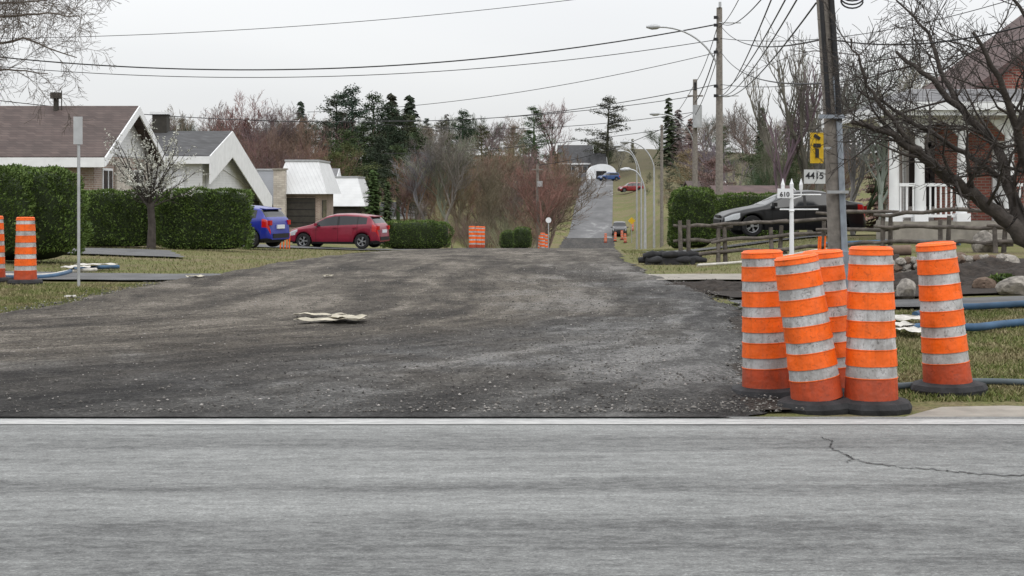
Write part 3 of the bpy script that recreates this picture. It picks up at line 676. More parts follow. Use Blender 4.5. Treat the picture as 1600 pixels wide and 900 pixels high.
def gable_house(name,x0,x1,y0,yr,y1,zg,ze0,zr,ze1,wall,gab,roof,ov=.5,thick=.16,fw=.28):
    e=empty(name)
    mb=MB(); mb.prism([(y0,zg-1),(y1,zg-1),(y1,ze1),(y0,ze0)],'x',x0,x1,wall); mb.obj('walls',e)
    mb=MB(); mb.prism([(y0,ze0+.002),(y1,ze1+.002),(yr,zr-.02)],'x',x0+.01,x1-.01,gab)
    mb.prism([(y0,ze0+.05),(y1,ze1+.05),(yr,zr-.05)],'x',x1-.005,x1+.03,gab); mb.obj('gable',e)
    s0=(zr-ze0)/(yr-y0); s1=(zr-ze1)/(y1-yr); a=(y0-ov,ze0-ov*s0); c=(y1+ov,ze1-ov*s1)
    mb=MB(); mb.prism([a,(yr,zr),(yr,zr+thick),(a[0],a[1]+thick)],'x',x0-ov,x1+ov,roof)
    mb.prism([(yr,zr+.001),c,(c[0],c[1]+thick),(yr,zr+thick+.001)],'x',x0-ov,x1+ov,roof); mb.obj('roof',e)
    mb=MB()
    mb.prism([(a[0]-.01,a[1]-fw*.6),(yr,zr-fw*.6),(yr,zr+thick*.9),(a[0]-.01,a[1]+thick*.9)],'x',x1+ov+.002,x1+ov+.05,wht)
    mb.prism([(yr,zr-fw*.6),(c[0],c[1]-fw*.6),(c[0],c[1]+thick*.9),(yr,zr+thick*.9)],'x',x1+ov+.004,x1+ov+.052,wht)
    mb.box2((x0-ov,a[0]-.05,a[1]-min(fw,.3)*.7),(x1+ov,a[0]-.002,a[1]+thick*.8),wht)
    mb.box2((x0-ov,a[0],a[1]-.06),(x1+ov,y0,a[1]-.03),wht)
    mb.obj('fascia',e)
    return e
zg=g1(-18,52)
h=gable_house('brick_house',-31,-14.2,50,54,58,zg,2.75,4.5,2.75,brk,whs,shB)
mb=MB()
window_x(mb,-14.2,51.6,1.5,1.1,1.5); window_x(mb,-14.2,55.9,1.5,1.2,1.5); window_y(mb,50,-16.6,1.7,1.6,1.2); window_y(mb,50,-20.5,1.7,2,1.2); mb.obj('windows',h)
mb=MB(); mb.box2((-14.19,52.6,zg-.5),(-14.12,54.6,2.7),stone); mb.box2((-14.19,56.7,zg-.5),(-14.12,57.9,2.7),stone); mb.obj('stone_panels',h)
mb=MB(); mb.tube([(-16.6,53.6,4.3),(-16.6,53.6,5.0)],.1,10,dk); mb.tube([(-16.6,53.6,4.9),(-16.6,53.6,5.12)],.22,10,dk); mb.tube([(-16.4,53.6,4.3),(-16.4,53.6,5.2)],.02,6,dk); mb.obj('chimney_pipe',h)
zg=-1
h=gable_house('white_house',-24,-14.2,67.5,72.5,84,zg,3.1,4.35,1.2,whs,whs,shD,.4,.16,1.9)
mb=MB(); mb.box2((-14.19,68.2,-.4),(-14.1,69.8,2.3),whv); window_x(mb,-14.15,74,.9,1.6,1.3); mb.box2((-14.19,77,-1),(-14.08,82,1.0),dk); window_y(mb,67.5,-17,1.4,2.4,1.2); mb.box2((-18.8,67.3,.0),(-15.0,67.45,2.2),whv); mb.obj('windows',h)
mb=MB(); mb.box2((-17.6,72,4.2),(-16.9,72.7,5.3),dk); mb.box2((-17.7,71.9,5.3),(-16.8,72.8,5.42),wht); mb.obj('chimney',h)
def mansard_house(name,x0,x1,y0,y1,zg,zl,zt,wall,man,lean=.6,door=dk):
    e=empty(name); mb=MB(); mb.box2((x0,y0,zg-1),(x1,y1,zl),wall); mb.obj('walls',e)
    mb=MB(); vs=[(x0-.5,y0-.5,zl),(x1+.5,y0-.5,zl),(x1+.5,y1+.5,zl),(x0-.5,y1+.5,zl),(x0+lean*.2,y0+lean,zt),(x1-lean*.3,y0+lean,zt),(x1-lean*.3,y1-lean,zt),(x0+lean*.2,y1-lean,zt)]
    mb.add(vs,[(0,1,5,4),(1,2,6,5),(2,3,7,6),(3,0,4,7),(4,5,6,7),(3,2,1,0)],man); mb.box2((x0+lean*.2-.06,y0+lean-.06,zt+.001),(x1-lean*.3+.06,y1-lean+.06,zt+.12),gal); mb.obj('roof',e)
    mb=MB(); mb.box2((x0+.3,y0-.06,zg+.2),(x1-.3,y0-.01,zl-.25),door)
    for i in range(5): mb.box2((x0+.3,y0-.08,zg+.45+i*.42),(x1-.3,y0-.055,zg+.48+i*.42),trim)
    mb.box2((x1+.01,y0+1,zg+.8),(x1+.05,y0+3,zl-.4),win); mb.obj('garage_door',e)
    return e
mansard_house('white_roof_house',X(441,94),X(500,94),94,101,g1(-14,94),Z(303,94),Z(252,94),brk,whv)
mansard_house('grey_house',X(390,97),X(432,97),97.5,104,g1(-16,94),Z(320,97),Z(266,97),stone,gys)
mb=MB(); mb.box((X(436,93),93.4,.7),(.75,.6,4.4),stone); mb.box((X(436,93),93.4,2.95),(.9,.75,.1),conc); mb.obj('stone_chimney')
h=gable_house('white_gable_house',-16.5,X(515,118),117,121,127,-1,Z(298,117),Z(266,121),Z(322,127),gys,whs,shG,.4,.15,.9)
mansard_house('white_house',X(523,116),X(566,116),114,121,g1(-12,115),Z(322,115),Z(278,116),dk,whs,.8)
h=gable_house('grey_house',X(596,150),X(652,150),150,154,158,-1.5,Z(338,150),Z(318,150),Z(338,150),gys,gys,shG,.4,.15,.3)
zh=g1(X(912,325),325)
h=gable_house('hilltop_house',X(876,325),X(925,325),325,331,337,zh,zh+3.4,zh+7.2,zh+3.4,gys,gys,shD,.5,.2,.4)
mb=MB(); window_y(mb,325,X(893,325),zh+1.8,1.6,1.5); window_y(mb,325,X(910,325),zh+1.8,2.0,1.5); mb.box2((X(900,325),324.7,zh),(X(904,325),324.9,zh+2.2),wht); mb.obj('windows',h)
h2=gable_house('hilltop_house',X(926,322),X(946,322),322,326,332,zh,zh+2.6,zh+5.3,zh+2.6,gys,gys,shD,.4,.2,.4)
mb=MB(); w=X(962,312)-X(918,312); zc=g1(X(940,312),312)
poly=[(math.cos(t)*w/2+X(940,312),zc+1.3+math.sin(t)*1.9) for t in np.linspace(0,math.pi,14)]+[(X(940,312)-w/2,zc-.5),(X(940,312)+w/2,zc-.5)]
mb.prism(poly,'y',310,318,M('white_tarp',(.75,.77,.79),.5,.06,1)); mb.box2((X(932,309),309.9,zc-.4),(X(948,309),309.97,zc+1.7),trim); mb.obj('car_shelter')
for a,b_,d,t,ee,rf,wl,nm in [(1130,1245,100,293,316,shM,bgs,'beige_house'),(1085,1135,140,285,300,shB,brk,'brick_house')]:
    gable_house(nm,X(a,d),X(b_,d),d,d+4,d+8,-2,Z(ee,d),Z(t,d+4),Z(ee,d),wl,wl,rf,.4,.15,.3)
# right brick house with white porch
zb=.42; e=empty('brick_house'); xw=X(1508,38.2)
mb=MB(); mb.box2((xw,38.2,-.6),(22,46,3.37),rbrk); mb.obj('walls',e)
mb=MB(); mb.box2((X(1412,41),41,-.6),(xw-.01,42.6,3.37),whs); mb.obj('white_wing',e)
x0=X(1383,36); xe=20
mb=MB()
vs=[(x0,36,3.62),(xe,36,3.62),(xe,43.5,3.62),(x0+.4,43.5,3.62),(x0+1.3,38.6,4.2),(xe,38.6,4.2),(xe,43,4.2),(x0+1.6,43,4.2)]
mb.add(vs,[(0,1,5,4),(0,4,7,3),(4,5,6,7),(1,2,6,5)],shG)
mb.prism([(12.4,4.21),(26,4.21),(26,8.0),(17.5,8.0)],'y',39.4,46,rbrk)
mb.prism([(12.2,4.23),(12.4,4.15),(17.6,7.95),(17.4,8.1)],'y',39.1,46.3,shM)
mb.obj('roof',e)
mb=MB(); mb.box2((x0,36,3.38),(xe,43.4,3.615),wht); mb.box2((x0-.08,35.88,3.5),(xe,35.98,3.7),wht); mb.obj('porch_eave',e)
mb=MB(); mb.box2((x0+.3,36.3,-.5),(13.5,38.1,zb+.35),conc)
for i in range(3): mb.box2((X(1545,36),36.28-.3*(i+1),-.5),(X(1610,36),36.28-.3*i-.005,zb+.24-.14*i),conc)
mb.obj('porch_floor',e)
mb=MB()
for px,dd in [(1397,36.6),(1437,36.6),(1503,36.6),(1577,36.6),(1660,36.6),(1403,40.6)]:
    x=X(px,dd); mb.tube([(x,dd,zb+.35),(x,dd,3.38)],[.13,.11],14,wht); mb.box((x,dd,zb+.45),(.34,.34,.2),wht); mb.box((x,dd,3.3),(.34,.34,.14),wht)
    for sd in(-1,1): mb.prism([(x+sd*.11,3.3),(x+sd*.5,3.3),(x+sd*.11,2.9)],'y',dd-.03,dd+.03,wht)
mb.obj('porch_columns',e)
mb=MB()
for xa,xb in [(X(1397,36.6),X(1437,36.6)),(X(1437,36.6),X(1503,36.6)),(X(1577,36.6),X(1660,36.6))]:
    mb.box2((xa+.12,36.56,zb+1.22),(xb-.12,36.64,zb+1.3),wht); mb.box2((xa+.12,36.57,zb+.45),(xb-.12,36.63,zb+.52),wht)
    k=int((xb-xa)/.13)
    for i in range(1,k): x=xa+(xb-xa)*i/k; mb.box2((x-.02,36.58,zb+.521),(x+.02,36.62,zb+1.219),wht)
mb.obj('porch_railing',e)
mb=MB(); window_y(mb,38.2,X(1660,38),2.0,1.0,1.5); mb.box2((X(1553,38),38.08,zb+.35),(X(1572,38),38.18,zb+2.4),wht)
window_y(mb,41,X(1435,41),1.95,.55,1.7); window_y(mb,41,X(1475,41),1.95,.8,1.7); mb.obj('windows',e)
# ---------------------------------------------------------------- poles & wires
wood=M('weathered_wood',(.20,.18,.16),.9,.25,10,.5,50); wood2=M('cedar_rail_wood',(.115,.10,.088),.95,.4,7,.8,50); steel=M('steel_grey',(.27,.30,.34),.5,.2,6,metal=.2); blk=M('black_cable',(.02,.02,.022),.6,.1,5)
def lamp(mb,base,tip,mat=gal):
    b_=Vector(base); t=Vector(tip); up=(t.z-b_.z)
    pts=[]
    for i in range(13):
        s_=i/12; pts.append(b_+Vector(((t.x-b_.x)*(s_**1.35),(t.y-b_.y)*s_,up*(1-(1-s_)**2.0))))
    mb.tube(pts,.045,8,mat)
    dr=Vector((t.x-b_.x,t.y-b_.y,0)).normalized()
    p=t+dr*.35; mb.tube([t-dr*.05,t+dr*.1+Vector((0,0,.01)),p,t+dr*.62],[.05,.13,.14,.05],10,mat)
def pole(name,px,top,d,r=.15):
    x=X(px,d); z=g1(x,d); zt=Z(top,d); mb=MB(); mb.tube([(x,d,z-.3),(x,d,(z+zt)/2),(x,d,zt)],[r,r*.88,r*.72],12,wood); return mb,x,zt
mb,x,zt=pole('utility_pole',1124,12,70,.19)
lamp(mb,(x,70,Z(112,70)),(X(1030,70),70,Z(42,70)))
mb.tube([(x-.05,69.85,Z(150,70)),(x+.9,69.85,Z(150,70))],.03,6,gal)
for py in (28,40,62,82,135,150): mb.box((x-.2,69.8,Z(py,70)),(.18,.12,.14),blk)
mb.box((x,69.8,Z(8,70)),(.12,.12,.25),gal); mb.tube([(x-.05,69.85,Z(36,70)),(x+1.0,69.85,Z(36,70))],.035,6,gal); mb.obj('utility_pole')
mb,x,zt=pole('utility_pole',1086,124,95,.19)
lamp(mb,(x-.1,95,Z(222,95)),(X(1030,95),95,Z(178,95)))
mb.tube([(x+.1,94.6,Z(200,95)),(x+.1,94.6,Z(165,95))],.3,14,gal); mb.box((x,94.9,Z(150,95)),(1.0,.1,.1),wood); mb.box((x,94.9,Z(135,95)),(.15,.15,.5),blk); mb.obj('utility_pole')
mb,x,zt=pole('utility_pole',1034,195,130,.16); mb.obj('utility_pole')
mb,x,zt=pole('utility_pole',840,256,105,.13); mb.tube([(x+.15,104.7,Z(292,105)),(x+.15,104.7,Z(283,105))],.2,10,gal); mb.box((x,104.8,Z(265,105)),(.8,.08,.08),wood); mb.obj('utility_pole')
mb,x,zt=pole('utility_pole',1195,212,150,.14); mb.obj('utility_pole')
for px,bt,tpx,tpy,d in [(1022,262,982,222,110),(1008,300,985,265,88),(995,262,975,236,140),(1002,282,970,228,125)]:
    x=X(px,d); mb=MB(); mb.tube([(x,d,g1(x,d)-.2),(x,d,Z(bt,d))],[.1,.06],10,gal); lamp(mb,(x,d,Z(bt,d)),(X(tpx,d),d,Z(tpy,d))); mb.obj('street_lamp')
mb=MB(); d=20.; xb=X(1310,d); zb_=g1(xb,d)
mb.tube([(xb,d,zb_-.2),(X(1300,d),d,Z(200,d)),(X(1287,d),d,Z(0,d)),(X(1275,d),d,Z(-220,d))],[.115,.105,.10,.09],16,wood)
mb.tube([(xb+.09,d-.12,zb_),(X(1308,d),d-.12,Z(190,d)),(X(1302,d),d-.12,Z(120,d))],[.045,.04,.04],10,steel)
mb.tube([(X(1308,d),d-.14,Z(190,d)),(X(1296,d),d-.12,Z(0,d)),(X(1284,d),d-.12,Z(-200,d))],[.04,.04,.035],8,blk)
mb.tube([(X(1292,d),d-.14,Z(185,d)),(X(1280,d),d-.12,Z(0,d)),(X(1268,d),d-.12,Z(-200,d))],[.035,.03,.03],8,blk)
mb.tube([(xb+.02,d-.12,zb_),(xb+.02,d-.12,Z(392,d))],[.14,.13],12,steel)
mb.box((X(1296,d),d-.16,Z(183,d)),(.34,.06,.05),steel); mb.box((X(1305,d),d-.17,Z(300,d)),(.28,.06,.04),gal)
for k in range(3): mb.tube([(X(1330,d)+.15*math.cos(a)*(1+.04*k),d-.05,Z(2,d)+.05*k+.1*math.sin(a)) for a in np.linspace(0,6.2,18)],.012,5,blk)
mb.obj('utility_pole')
ym=M('yellow_sign_face',(.60,.38,.02),.5,.12,14); 
mb=MB(); mb.box((X(1271,d),d-.22,Z(232,d)),(.19,.03,.41),ym,(0,0,.35)); mb.box((X(1271,d),d-.245,Z(228,d)),(.11,.012,.05),blk,(0,0,.35)); mb.box((X(1271,d),d-.245,Z(240,d)),(.05,.012,.12),blk,(0,0,.35)); mb.box((X(1271,d),d-.245,Z(215,d)),(.10,.012,.04),blk,(0,.5,.35)); mb.box((X(1284,d),d-.15,Z(232,d)),(.2,.03,.03),gal); mb.obj('traffic_sign')
def wire(a,b_,sag,r=.012,n=24):
    pa=Vector((X(a[0],a[2]),a[2],Z(a[1],a[2]))); pb=Vector((X(b_[0],b_[2]),b_[2],Z(b_[1],b_[2]))); mb=MB()
    pts=[pa.lerp(pb,i/n)-Vector((0,0,4*sag*(i/n)*(1-i/n))) for i in range(n+1)]
    mb.tube(pts,r,5,blk,cap=False); return mb.obj('overhead_wire')
wire((-120,75,70),(1120,38,70),1.55,.032,40); wire((-120,92,70),(1120,62,70),1.3,.018,40)
wire((-200,60,60),(1300,-60,60),.9,.013,40); wire((480,175,90),(1120,82,70),.6,.016); wire((560,186,100),(1120,132,70),.7,.02)
wire((-60,150,75),(1086,150,95),1.5,.022,40); wire((560,190,110),(1086,175,95),.8,.02); wire((840,258,105),(1086,175,95),.6,.02); wire((600,240,120),(1086,195,95),.4,.02)
wire((1124,30,70),(1086,130,95),.4,.02); wire((1124,60,70),(1086,160,95),.4,.03); wire((1124,80,70),(1086,180,95),.3,.02); wire((1086,130,95),(1034,200,130),.4,.02); wire((1086,180,95),(1034,235,130),.4,.025)
for a,b_ in [((1126,140,70),(1258,-60,20)),((1126,150,70),(1268,-40,20)),((1126,150,70),(1275,5,20)),((1126,40,70),(1290,60,20)),((1126,36,70),(1250,-80,20)),((1126,150,70),(1240,-90,20)),((1126,80,70),(1290,130,20)),((1126,132,70),(1600,60,30))]: wire(a,b_,.45,.014)
wire((1290,60,20),(1700,10,14),.2,.01); wire((1290,190,20),(1500,175,37),.3,.01); wire((1124,42,70),(1180,-60,40),.3,.015); wire((1124,60,70),(1700,-40,45),.8,.015)
mb=MB(); d=23.5; x=X(123,d); mb.tube([(x,d,g1(x,d)-.1),(x,d,Z(188,d))],.025,8,gal); mb.box((x,d-.04,Z(204,d)),(.14,.02,.44),gal,(0,0,.2)); mb.obj('traffic_sign')
mb=MB(); d=88; x=X(857,d); mb.tube([(x,d,g1(x,d)),(x,d,Z(342,d))],.03,6,gal); mb.tube([(x,d-.04,Z(344,d)),(x,d-.06,Z(344,d))],.17,14,wht); mb.obj('traffic_sign')
mb=MB(); d=170; x=X(987,d); mb.tube([(x,d,g1(x,d)),(x,d,Z(345,d))],.04,6,gal); mb.box((x,d-.05,Z(345,d)),(.6,.03,.6),ym,(0,R(45),0)); mb.obj('traffic_sign')
def text(txt,size,loc,parent,mat,name='lettering',rot=(R(90),0,0)):
    cu=bpy.data.curves.new(name,'FONT'); cu.body=txt; cu.size=size; cu.align_x='CENTER'; cu.align_y='CENTER'; cu.extrude=.002; cu.offset=size*.02
    o=bpy.data.objects.new(name,cu); sc.collection.objects.link(o); o.location=loc; o.rotation_euler=rot; cu.materials.append(mat)
    dg=bpy.context.evaluated_depsgraph_get(); me=bpy.data.meshes.new_from_object(o.evaluated_get(dg)); bpy.data.objects.remove(o)
    o=bpy.data.objects.new(name,me); sc.collection.objects.link(o); o.location=loc; o.rotation_euler=rot; o.parent=parent
d=25.; x=X(1237,d); z=g1(x,d); e=empty('house_number_post',(x,d,z)); mb=MB()
mb.lathe([(.16,0),(.15,.05),(.09,.1),(.07,.3),(.05,.36),(.06,.4),(.04,.44),(.035,1.15),(.05,1.18),(.035,1.2),(.028,1.6),(.035,1.63),(.015,1.68),(.001,1.7)],14,wht)
for sx in(-.15,0,.16): 
    mb.tube([(0,0,1.38),(sx,0,1.42),(sx,0,1.5)],.012,6,wht); mb.lathe([(.02,1.5),(.03,1.55),(.034,1.62),(.02,1.67),(.008,1.71),(.001,1.73)],8,wht,origin=(sx,0,0))
mb.tube([(-.2,0,1.2),(.45,0,1.2)],.014,6,wht); mb.tube([(0,0,1.45),(.5,0,1.45)],.014,6,wht)
mb.obj('post',e)
mb=MB(); mb.box((-.13,-.05,Z(302,d)-z),(.24,.015,.16),wht); mb.box((.38,-.05,Z(276,d)-z),(.36,.02,.24),M('sign_grey_white',(.50,.51,.50),.5,.1)); mb.obj('number_plates',e)
text('610',.11,(-.13,-.062,Z(304,d)-z),e,blk); text('4415',.155,(.38,-.064,Z(275,d)-z),e,blk)
# ---------------------------------------------------------------- fence
e=empty('split_rail_fence'); mb=MB(); fr=random.Random(3)
posts=[(1070,33,345),(1128,33,352),(1212,33,352),(1292,32.5,345),(1385,31.5,340),(1475,30.5,338),(1562,29.5,345),(1660,29,340)]
for px,d,t in posts:
    x=X(px,d); 
    for o_ in(-.09,.09): mb.tube([(x+o_,d+o_*.5,g1(x,d)-.1),(x+o_+fr.uniform(-.04,.04),d,Z(t,d)+fr.uniform(-.08,.08))],[.055,.045],7,wood2)
mb.obj('posts',e); mb=MB()
for i in range(len(posts)-1):
    a,b_=posts[i],posts[i+1]
    xa,xb2=X(a[0],a[1]),X(b_[0],b_[1]); za,zb2=g1(xa,a[1]),g1(xb2,b_[1])
    for k,hh in enumerate((.22,.52,.84)):
        o1,o2=fr.uniform(-.07,.07),fr.uniform(-.07,.07)
        p0=Vector((xa-.25,a[1]+(-.05 if i%2 else .05),za+hh+o1)); p1=Vector((xb2+.25,b_[1]+(-.05 if i%2 else .05),zb2+hh+o2))
        pts=[p0.lerp(p1,t/5)+Vector((0,fr.uniform(-.02,.02),fr.uniform(-.03,.03))) for t in range(6)]
        mb.tube(pts,[.035,.045,.05,.045,.045,.03],6,wood2)
mb.obj('rails',e)
# ---------------------------------------------------------------- rocks, soil, logs
rockm=M('boulder_stone',(.22,.20,.18),.9,.4,3,.7,14,c2=(.38,.35,.31)); brownrock=M('brown_stone',(.14,.10,.075),.9,.3,4,.6,14)
def rock(name,px,d,w,hh,mat=rockm,seed=0,par=None):
    import bmesh
    bm=bmesh.new(); bmesh.ops.create_icosphere(bm,subdivisions=3,radius=1); rg_=random.Random(seed); q=[Vector((rg_.uniform(-1,1),rg_.uniform(-1,1),rg_.uniform(-1,1))).normalized() for _ in range(9)]
    for v_ in bm.verts:
        n=v_.co.normalized(); s_=1
        for k in q:
            dt=n.dot(k)
            if dt>.72: s_=min(s_,.72/dt+.02)
        v_.co=n*s_*(1+rg_.gauss(0,.01))
    me=bpy.data.meshes.new(name); bm.to_mesh(me); bm.free(); me.materials.append(mat)
    x=X(px,d); return inst(name,me,(x,d,g1(x,d)+hh*.3),(0,0,rg_.random()*6),(w/2,w/2*.8,hh*.6),par)
for i,(px,d,w,hh,mt) in enumerate([(1415,20.5,.42,.32,rockm),(1590,20.5,.6,.3,rockm),(1540,21.5,.4,.22,brownrock),(1470,21,.3,.2,rockm),(1385,26,.42,.3,rockm),(1540,30,.6,.5,rockm),(1500,27.5,.35,.2,brownrock),(1182,31,.5,.22,brownrock),(1195,30,.3,.16,brownrock),(1640,21,.6,.4,rockm),(1500,24,.3,.2,rockm),(1575,26,.45,.3,rockm)]):
    rock('boulder',px,d,w,hh,mt,i)
e=empty('stone_wall'); i=50
for row in range(3):
    for k in range(22-row*2):
        i+=1; px=1392+k*9+row*8+fr.uniform(-3,3); d=25.+fr.uniform(-.1,.1)
        o=rock('stone',px,d,.16+fr.random()*.1,.13,[rockm,brownrock,rockm][i%3],i,e); o.location.z+=row*.11
def mound(name,cx,cy,rx,ry,hh,mat,seed=0):
    n=50; rs=np.random.RandomState(seed); U,V_=np.meshgrid(np.linspace(-1,1,n),np.linspace(-1,1,n)); Xm=cx+U*rx; Ym=cy+V_*ry
    r=np.sqrt(U**2+V_**2); hgt=hh*np.clip(1-r,0,1)**.8*(1+.3*np.sin(U*9+seed)*np.sin(V_*7))+rs.randn(n,n)*.012*(r<1); grid_mesh(name,Xm,Ym,gz(Xm,Ym)+np.where(r<1,hgt+.02,-.08),mat)
mound('soil_mound',X(1560,23),23.5,1.7,1.3,.3,soilm,1); mound('soil_mound',X(1120,22.5),22.6,1.0,1.2,.12,soilm,2); mound('soil_mound',X(1450,23),23,1.5,1.0,.18,soilm,4)
mb=MB()
for k in range(11):
    px=1008+k*7.5; d=33-.1*(k%3); x=X(px,d); z=g1(x,d)+.09+.12*(k%2)
    mb.tube([(x-.15,d,z+fr.uniform(-.03,.03)),(x+.05,d-.05,z+.03),(x+.3,d+.1,z)],[.06,.085,.05],8,rub)
mb.box((X(1046,33),33,g1(X(1046,33),33)+.08),(1.1,.5,.16),rub); mb.obj('rubber_mat_pile')
mb=MB(); d=27; x=X(1403,d); mb.tube([(x-.22,d,g1(x,d)+.3),(x+.22,d-.05,g1(x,d)+.32)],.1,10,brownrock); mb.tube([(x-.1,d-.1,g1(x,d)-.02),(x-.1,d-.1,g1(x,d)+.25)],.1,9,wood2); mb.obj('tree_stump')
ost=M('orange_stake',(.75,.12,.01),.6)
mb=MB(); d=30
for px in (1281,1288,1278): x=X(px,d); mb.tube([(x,d,g1(x,d)),(x+.02,d,g1(x,d)+.55)],.018,6,ost)
mb.obj('survey_stakes')
mb=MB(); d=56
for px in (438,443,448,452): x=X(px,d); mb.tube([(x,d,g1(x,d)),(x+.02,d,g1(x,d)+.6)],.022,6,ost)
mb.box((X(445,d),d,g1(X(445,d),d)+.4),(.4,.02,.05),ost); mb.obj('survey_stakes')
blue=M('blue_hose',(.04,.09,.16),.6,.3,4); grh=M('grey_hose',(.07,.09,.10),.6,.2,4); cloth=M('white_fabric',(.50,.48,.44),.9,.2,8,.5,20)
def hose(name,pts,r,mat):
    P=[(X(px,d),d,g1(X(px,d),d)+r*.9+.02+hz) for px,d,hz in pts]; Q=[]
    for i in range(len(P)-1):
        a=Vector(P[max(i-1,0)]);b_=Vector(P[i]);c=Vector(P[i+1]);dd=Vector(P[min(i+2,len(P)-1)])
        for k in range(8):
            t=k/8; Q.append(.5*((2*b_)+(c-a)*t+(2*a-5*b_+4*c-dd)*t*t+(3*b_-a-3*c+dd)*t**3))
    Q.append(Vector(P[-1])); mb=MB(); mb.tube(Q,r,10,mat); return mb.obj(name)
hose('water_hose',[(1422,15.6,0),(1470,15.9,0),(1520,15.4,.02),(1570,15.9,0),(1640,16.2,0)],.042,blue)
hose('water_hose',[(1430,17.2,0),(1480,18.2,0),(1540,18.4,0),(1640,18.8,0)],.042,blue)
hose('water_hose',[(1385,11.0,0),(1450,11.15,0),(1530,11.3,0),(1640,11.2,0)],.025,grh)
hose('water_hose',[(-20,24.6,0),(60,25,0),(100,26.2,0),(125,28.5,0),(185,29.5,0)],.04,blue)
hose('water_hose',[(-20,25.2,0),(70,25.6,0),(110,27.2,0),(150,28.2,0)],.035,cloth)
hose('water_hose',[(1290,36,0),(1400,35,0),(1500,34,0)],.05,blue); hose('water_hose',[(1090,31,0),(1180,32,0),(1290,34,0)],.03,cloth)
cream=M('cream_fabric',(.38,.35,.28),.9,.25,8,.4,20)
def rag(name,px,d,L,W,seed,rz=0,dz=.085,mat=None):
    rs=np.random.RandomState(seed); n,mm=44,11; U,V_=np.meshgrid(np.linspace(-1,1,n),np.linspace(-1,1,mm))
    wv=np.interp(U,np.linspace(-1,1,9),rs.uniform(.5,1,9))*np.clip((1-np.abs(U))*4,.08,1); xx=U*L/2+.02*np.sin(V_*5+seed); yy_=V_*W/2*wv+W*.25*np.interp(U,np.linspace(-1,1,7),rs.uniform(-.5,.5,7)); c,s_=math.cos(rz),math.sin(rz)
    fold=.008*np.sin(V_*3+U*5+seed)+.006*np.sin(U*9+seed)+rs.rand(mm,n)*.004
    Xm=X(px,d)+xx*c-yy_*s_; Ym=d+xx*s_+yy_*c; grid_mesh(name,Xm,Ym,g1(X(px,d),d)+dz+fold,mat or cream)
rag('fabric_scrap',500,17.05,.60,.28,1,-.10); rag('fabric_scrap',515,16.35,.76,.40,3,.07,.09); rag('fabric_scrap',545,16.55,.42,.5,7,.2,.10); rag('fabric_scrap',305,25.2,.3,.3,4); rag('fabric_scrap',513,25.4,.16,.2,5)
rag('fabric_scrap',1412,16.5,.4,.8,6,.2,.09,cloth); rag('fabric_scrap',1425,15.2,.35,.7,7,-.3,.09,cloth); rag('fabric_scrap',1405,15.5,.3,.6,8,0,.11,cloth); rag('fabric_scrap',150,28.8,.8,.7,9,.1,.13,cloth); rag('fabric_scrap',118,27.5,.5,.7,12,.6,.13,cloth)
rag('fabric_scrap',110,20.5,.14,.1,15,0,.05,cloth)
# ---------------------------------------------------------------- individual near trees
dkbark=M('dark_bark',(.055,.047,.042),.9,.35,9,.8,30); twigb=M('grey_brown_twigs',(.12,.10,.085),.9,.3,9)
def limb(mb,pts,r0,r1,rng,kidsL=1.5,nk=14,lev=2,maxlev=4,up=.06,kk=(0,0,6,5),ang=(30,75),mat=None,rmin=0.003):
    mat=mat or dkbark
    P=[Vector(p) for p in pts]; Q=[]
    for i in range(len(P)-1):
        for k in range(4): Q.append(P[i].lerp(P[i+1],k/4)+Vector((rng.gauss(0,.015),rng.gauss(0,.015),rng.gauss(0,.015))))
    Q.append(P[-1]); n=len(Q); rad=[r0+(r1-r0)*i/(n-1) for i in range(n)]; mb.tube(Q,rad,8,mat)
    for j in range(nk):
        t=.12+.88*(j+rng.random())/nk; i=min(int(t*(n-1)),n-2); q=Q[i]; bd=(Q[i+1]-Q[i]).normalized()
        grow(mb,rng,q,rot_about(bd,R(rng.uniform(*ang)),rng.random()*6.28),kidsL*rng.uniform(.6,1.2),max(rad[i]*.38,.006),lev,maxlev,mat,up,kk,(25,65),.22,.15,(.4,.7),rmin)
rng=random.Random(11); mb=MB(); d=17.5
def A(px,py,dd=0): return (X(px,d+dd),d+dd,Z(py,d+dd))
bx=X(1690,d); 
limb(mb,[(bx,d,g1(bx,d)-.1),A(1660,430),A(1615,385),A(1580,350)],.15,.10,rng,.5,2)
limb(mb,[A(1580,350),A(1530,312),A(1480,275,-.2),A(1430,235,-.4),A(1385,205,-.5),A(1330,190,-.5)],.09,.025,rng,1.0,17)
limb(mb,[A(1600,370),A(1575,290,.4),A(1560,230,.6),A(1500,170,.8),A(1440,110,.8),A(1400,80,.9)],.08,.02,rng,1.2,19)
limb(mb,[A(1620,390),A(1610,300),A(1590,200,-.3),A(1560,120,-.5),A(1520,50,-.6)],.08,.02,rng,1.2,19)
limb(mb,[A(1500,170,.8),A(1470,110,1.0),A(1450,50,1.2),A(1400,0,1.3)],.04,.012,rng,.9,13)
limb(mb,[A(1590,200,-.3),A(1620,130,-.5),A(1610,50,-.5),A(1570,-30,-.5)],.05,.015,rng,1.0,13)
limb(mb,[A(1430,235,-.4),A(1380,170,-.6),A(1350,120,-.6),A(1330,60,-.6)],.03,.01,rng,.9,12)
limb(mb,[A(1575,290,.4),A(1510,240,.2),A(1440,200,.0),A(1380,160,0),A(1340,140,0)],.04,.012,rng,.9,13)
mb.obj('apple_tree')
rng=random.Random(21); mb=MB(); d=24; bx=X(-230,d)
kw=dict(kk=(0,0,8,6),mat=twigb,rmin=.0028)
limb(mb,[(bx,d,g1(bx,d)-.1),A(-225,200),A(-190,60),A(-160,-60)],.2,.1,rng,1.2,3,mat=twigb)
limb(mb,[A(-200,90),A(-110,20),A(-40,-20),A(60,-40)],.05,.014,rng,1.3,14,ang=(25,70),up=-.05,**kw)
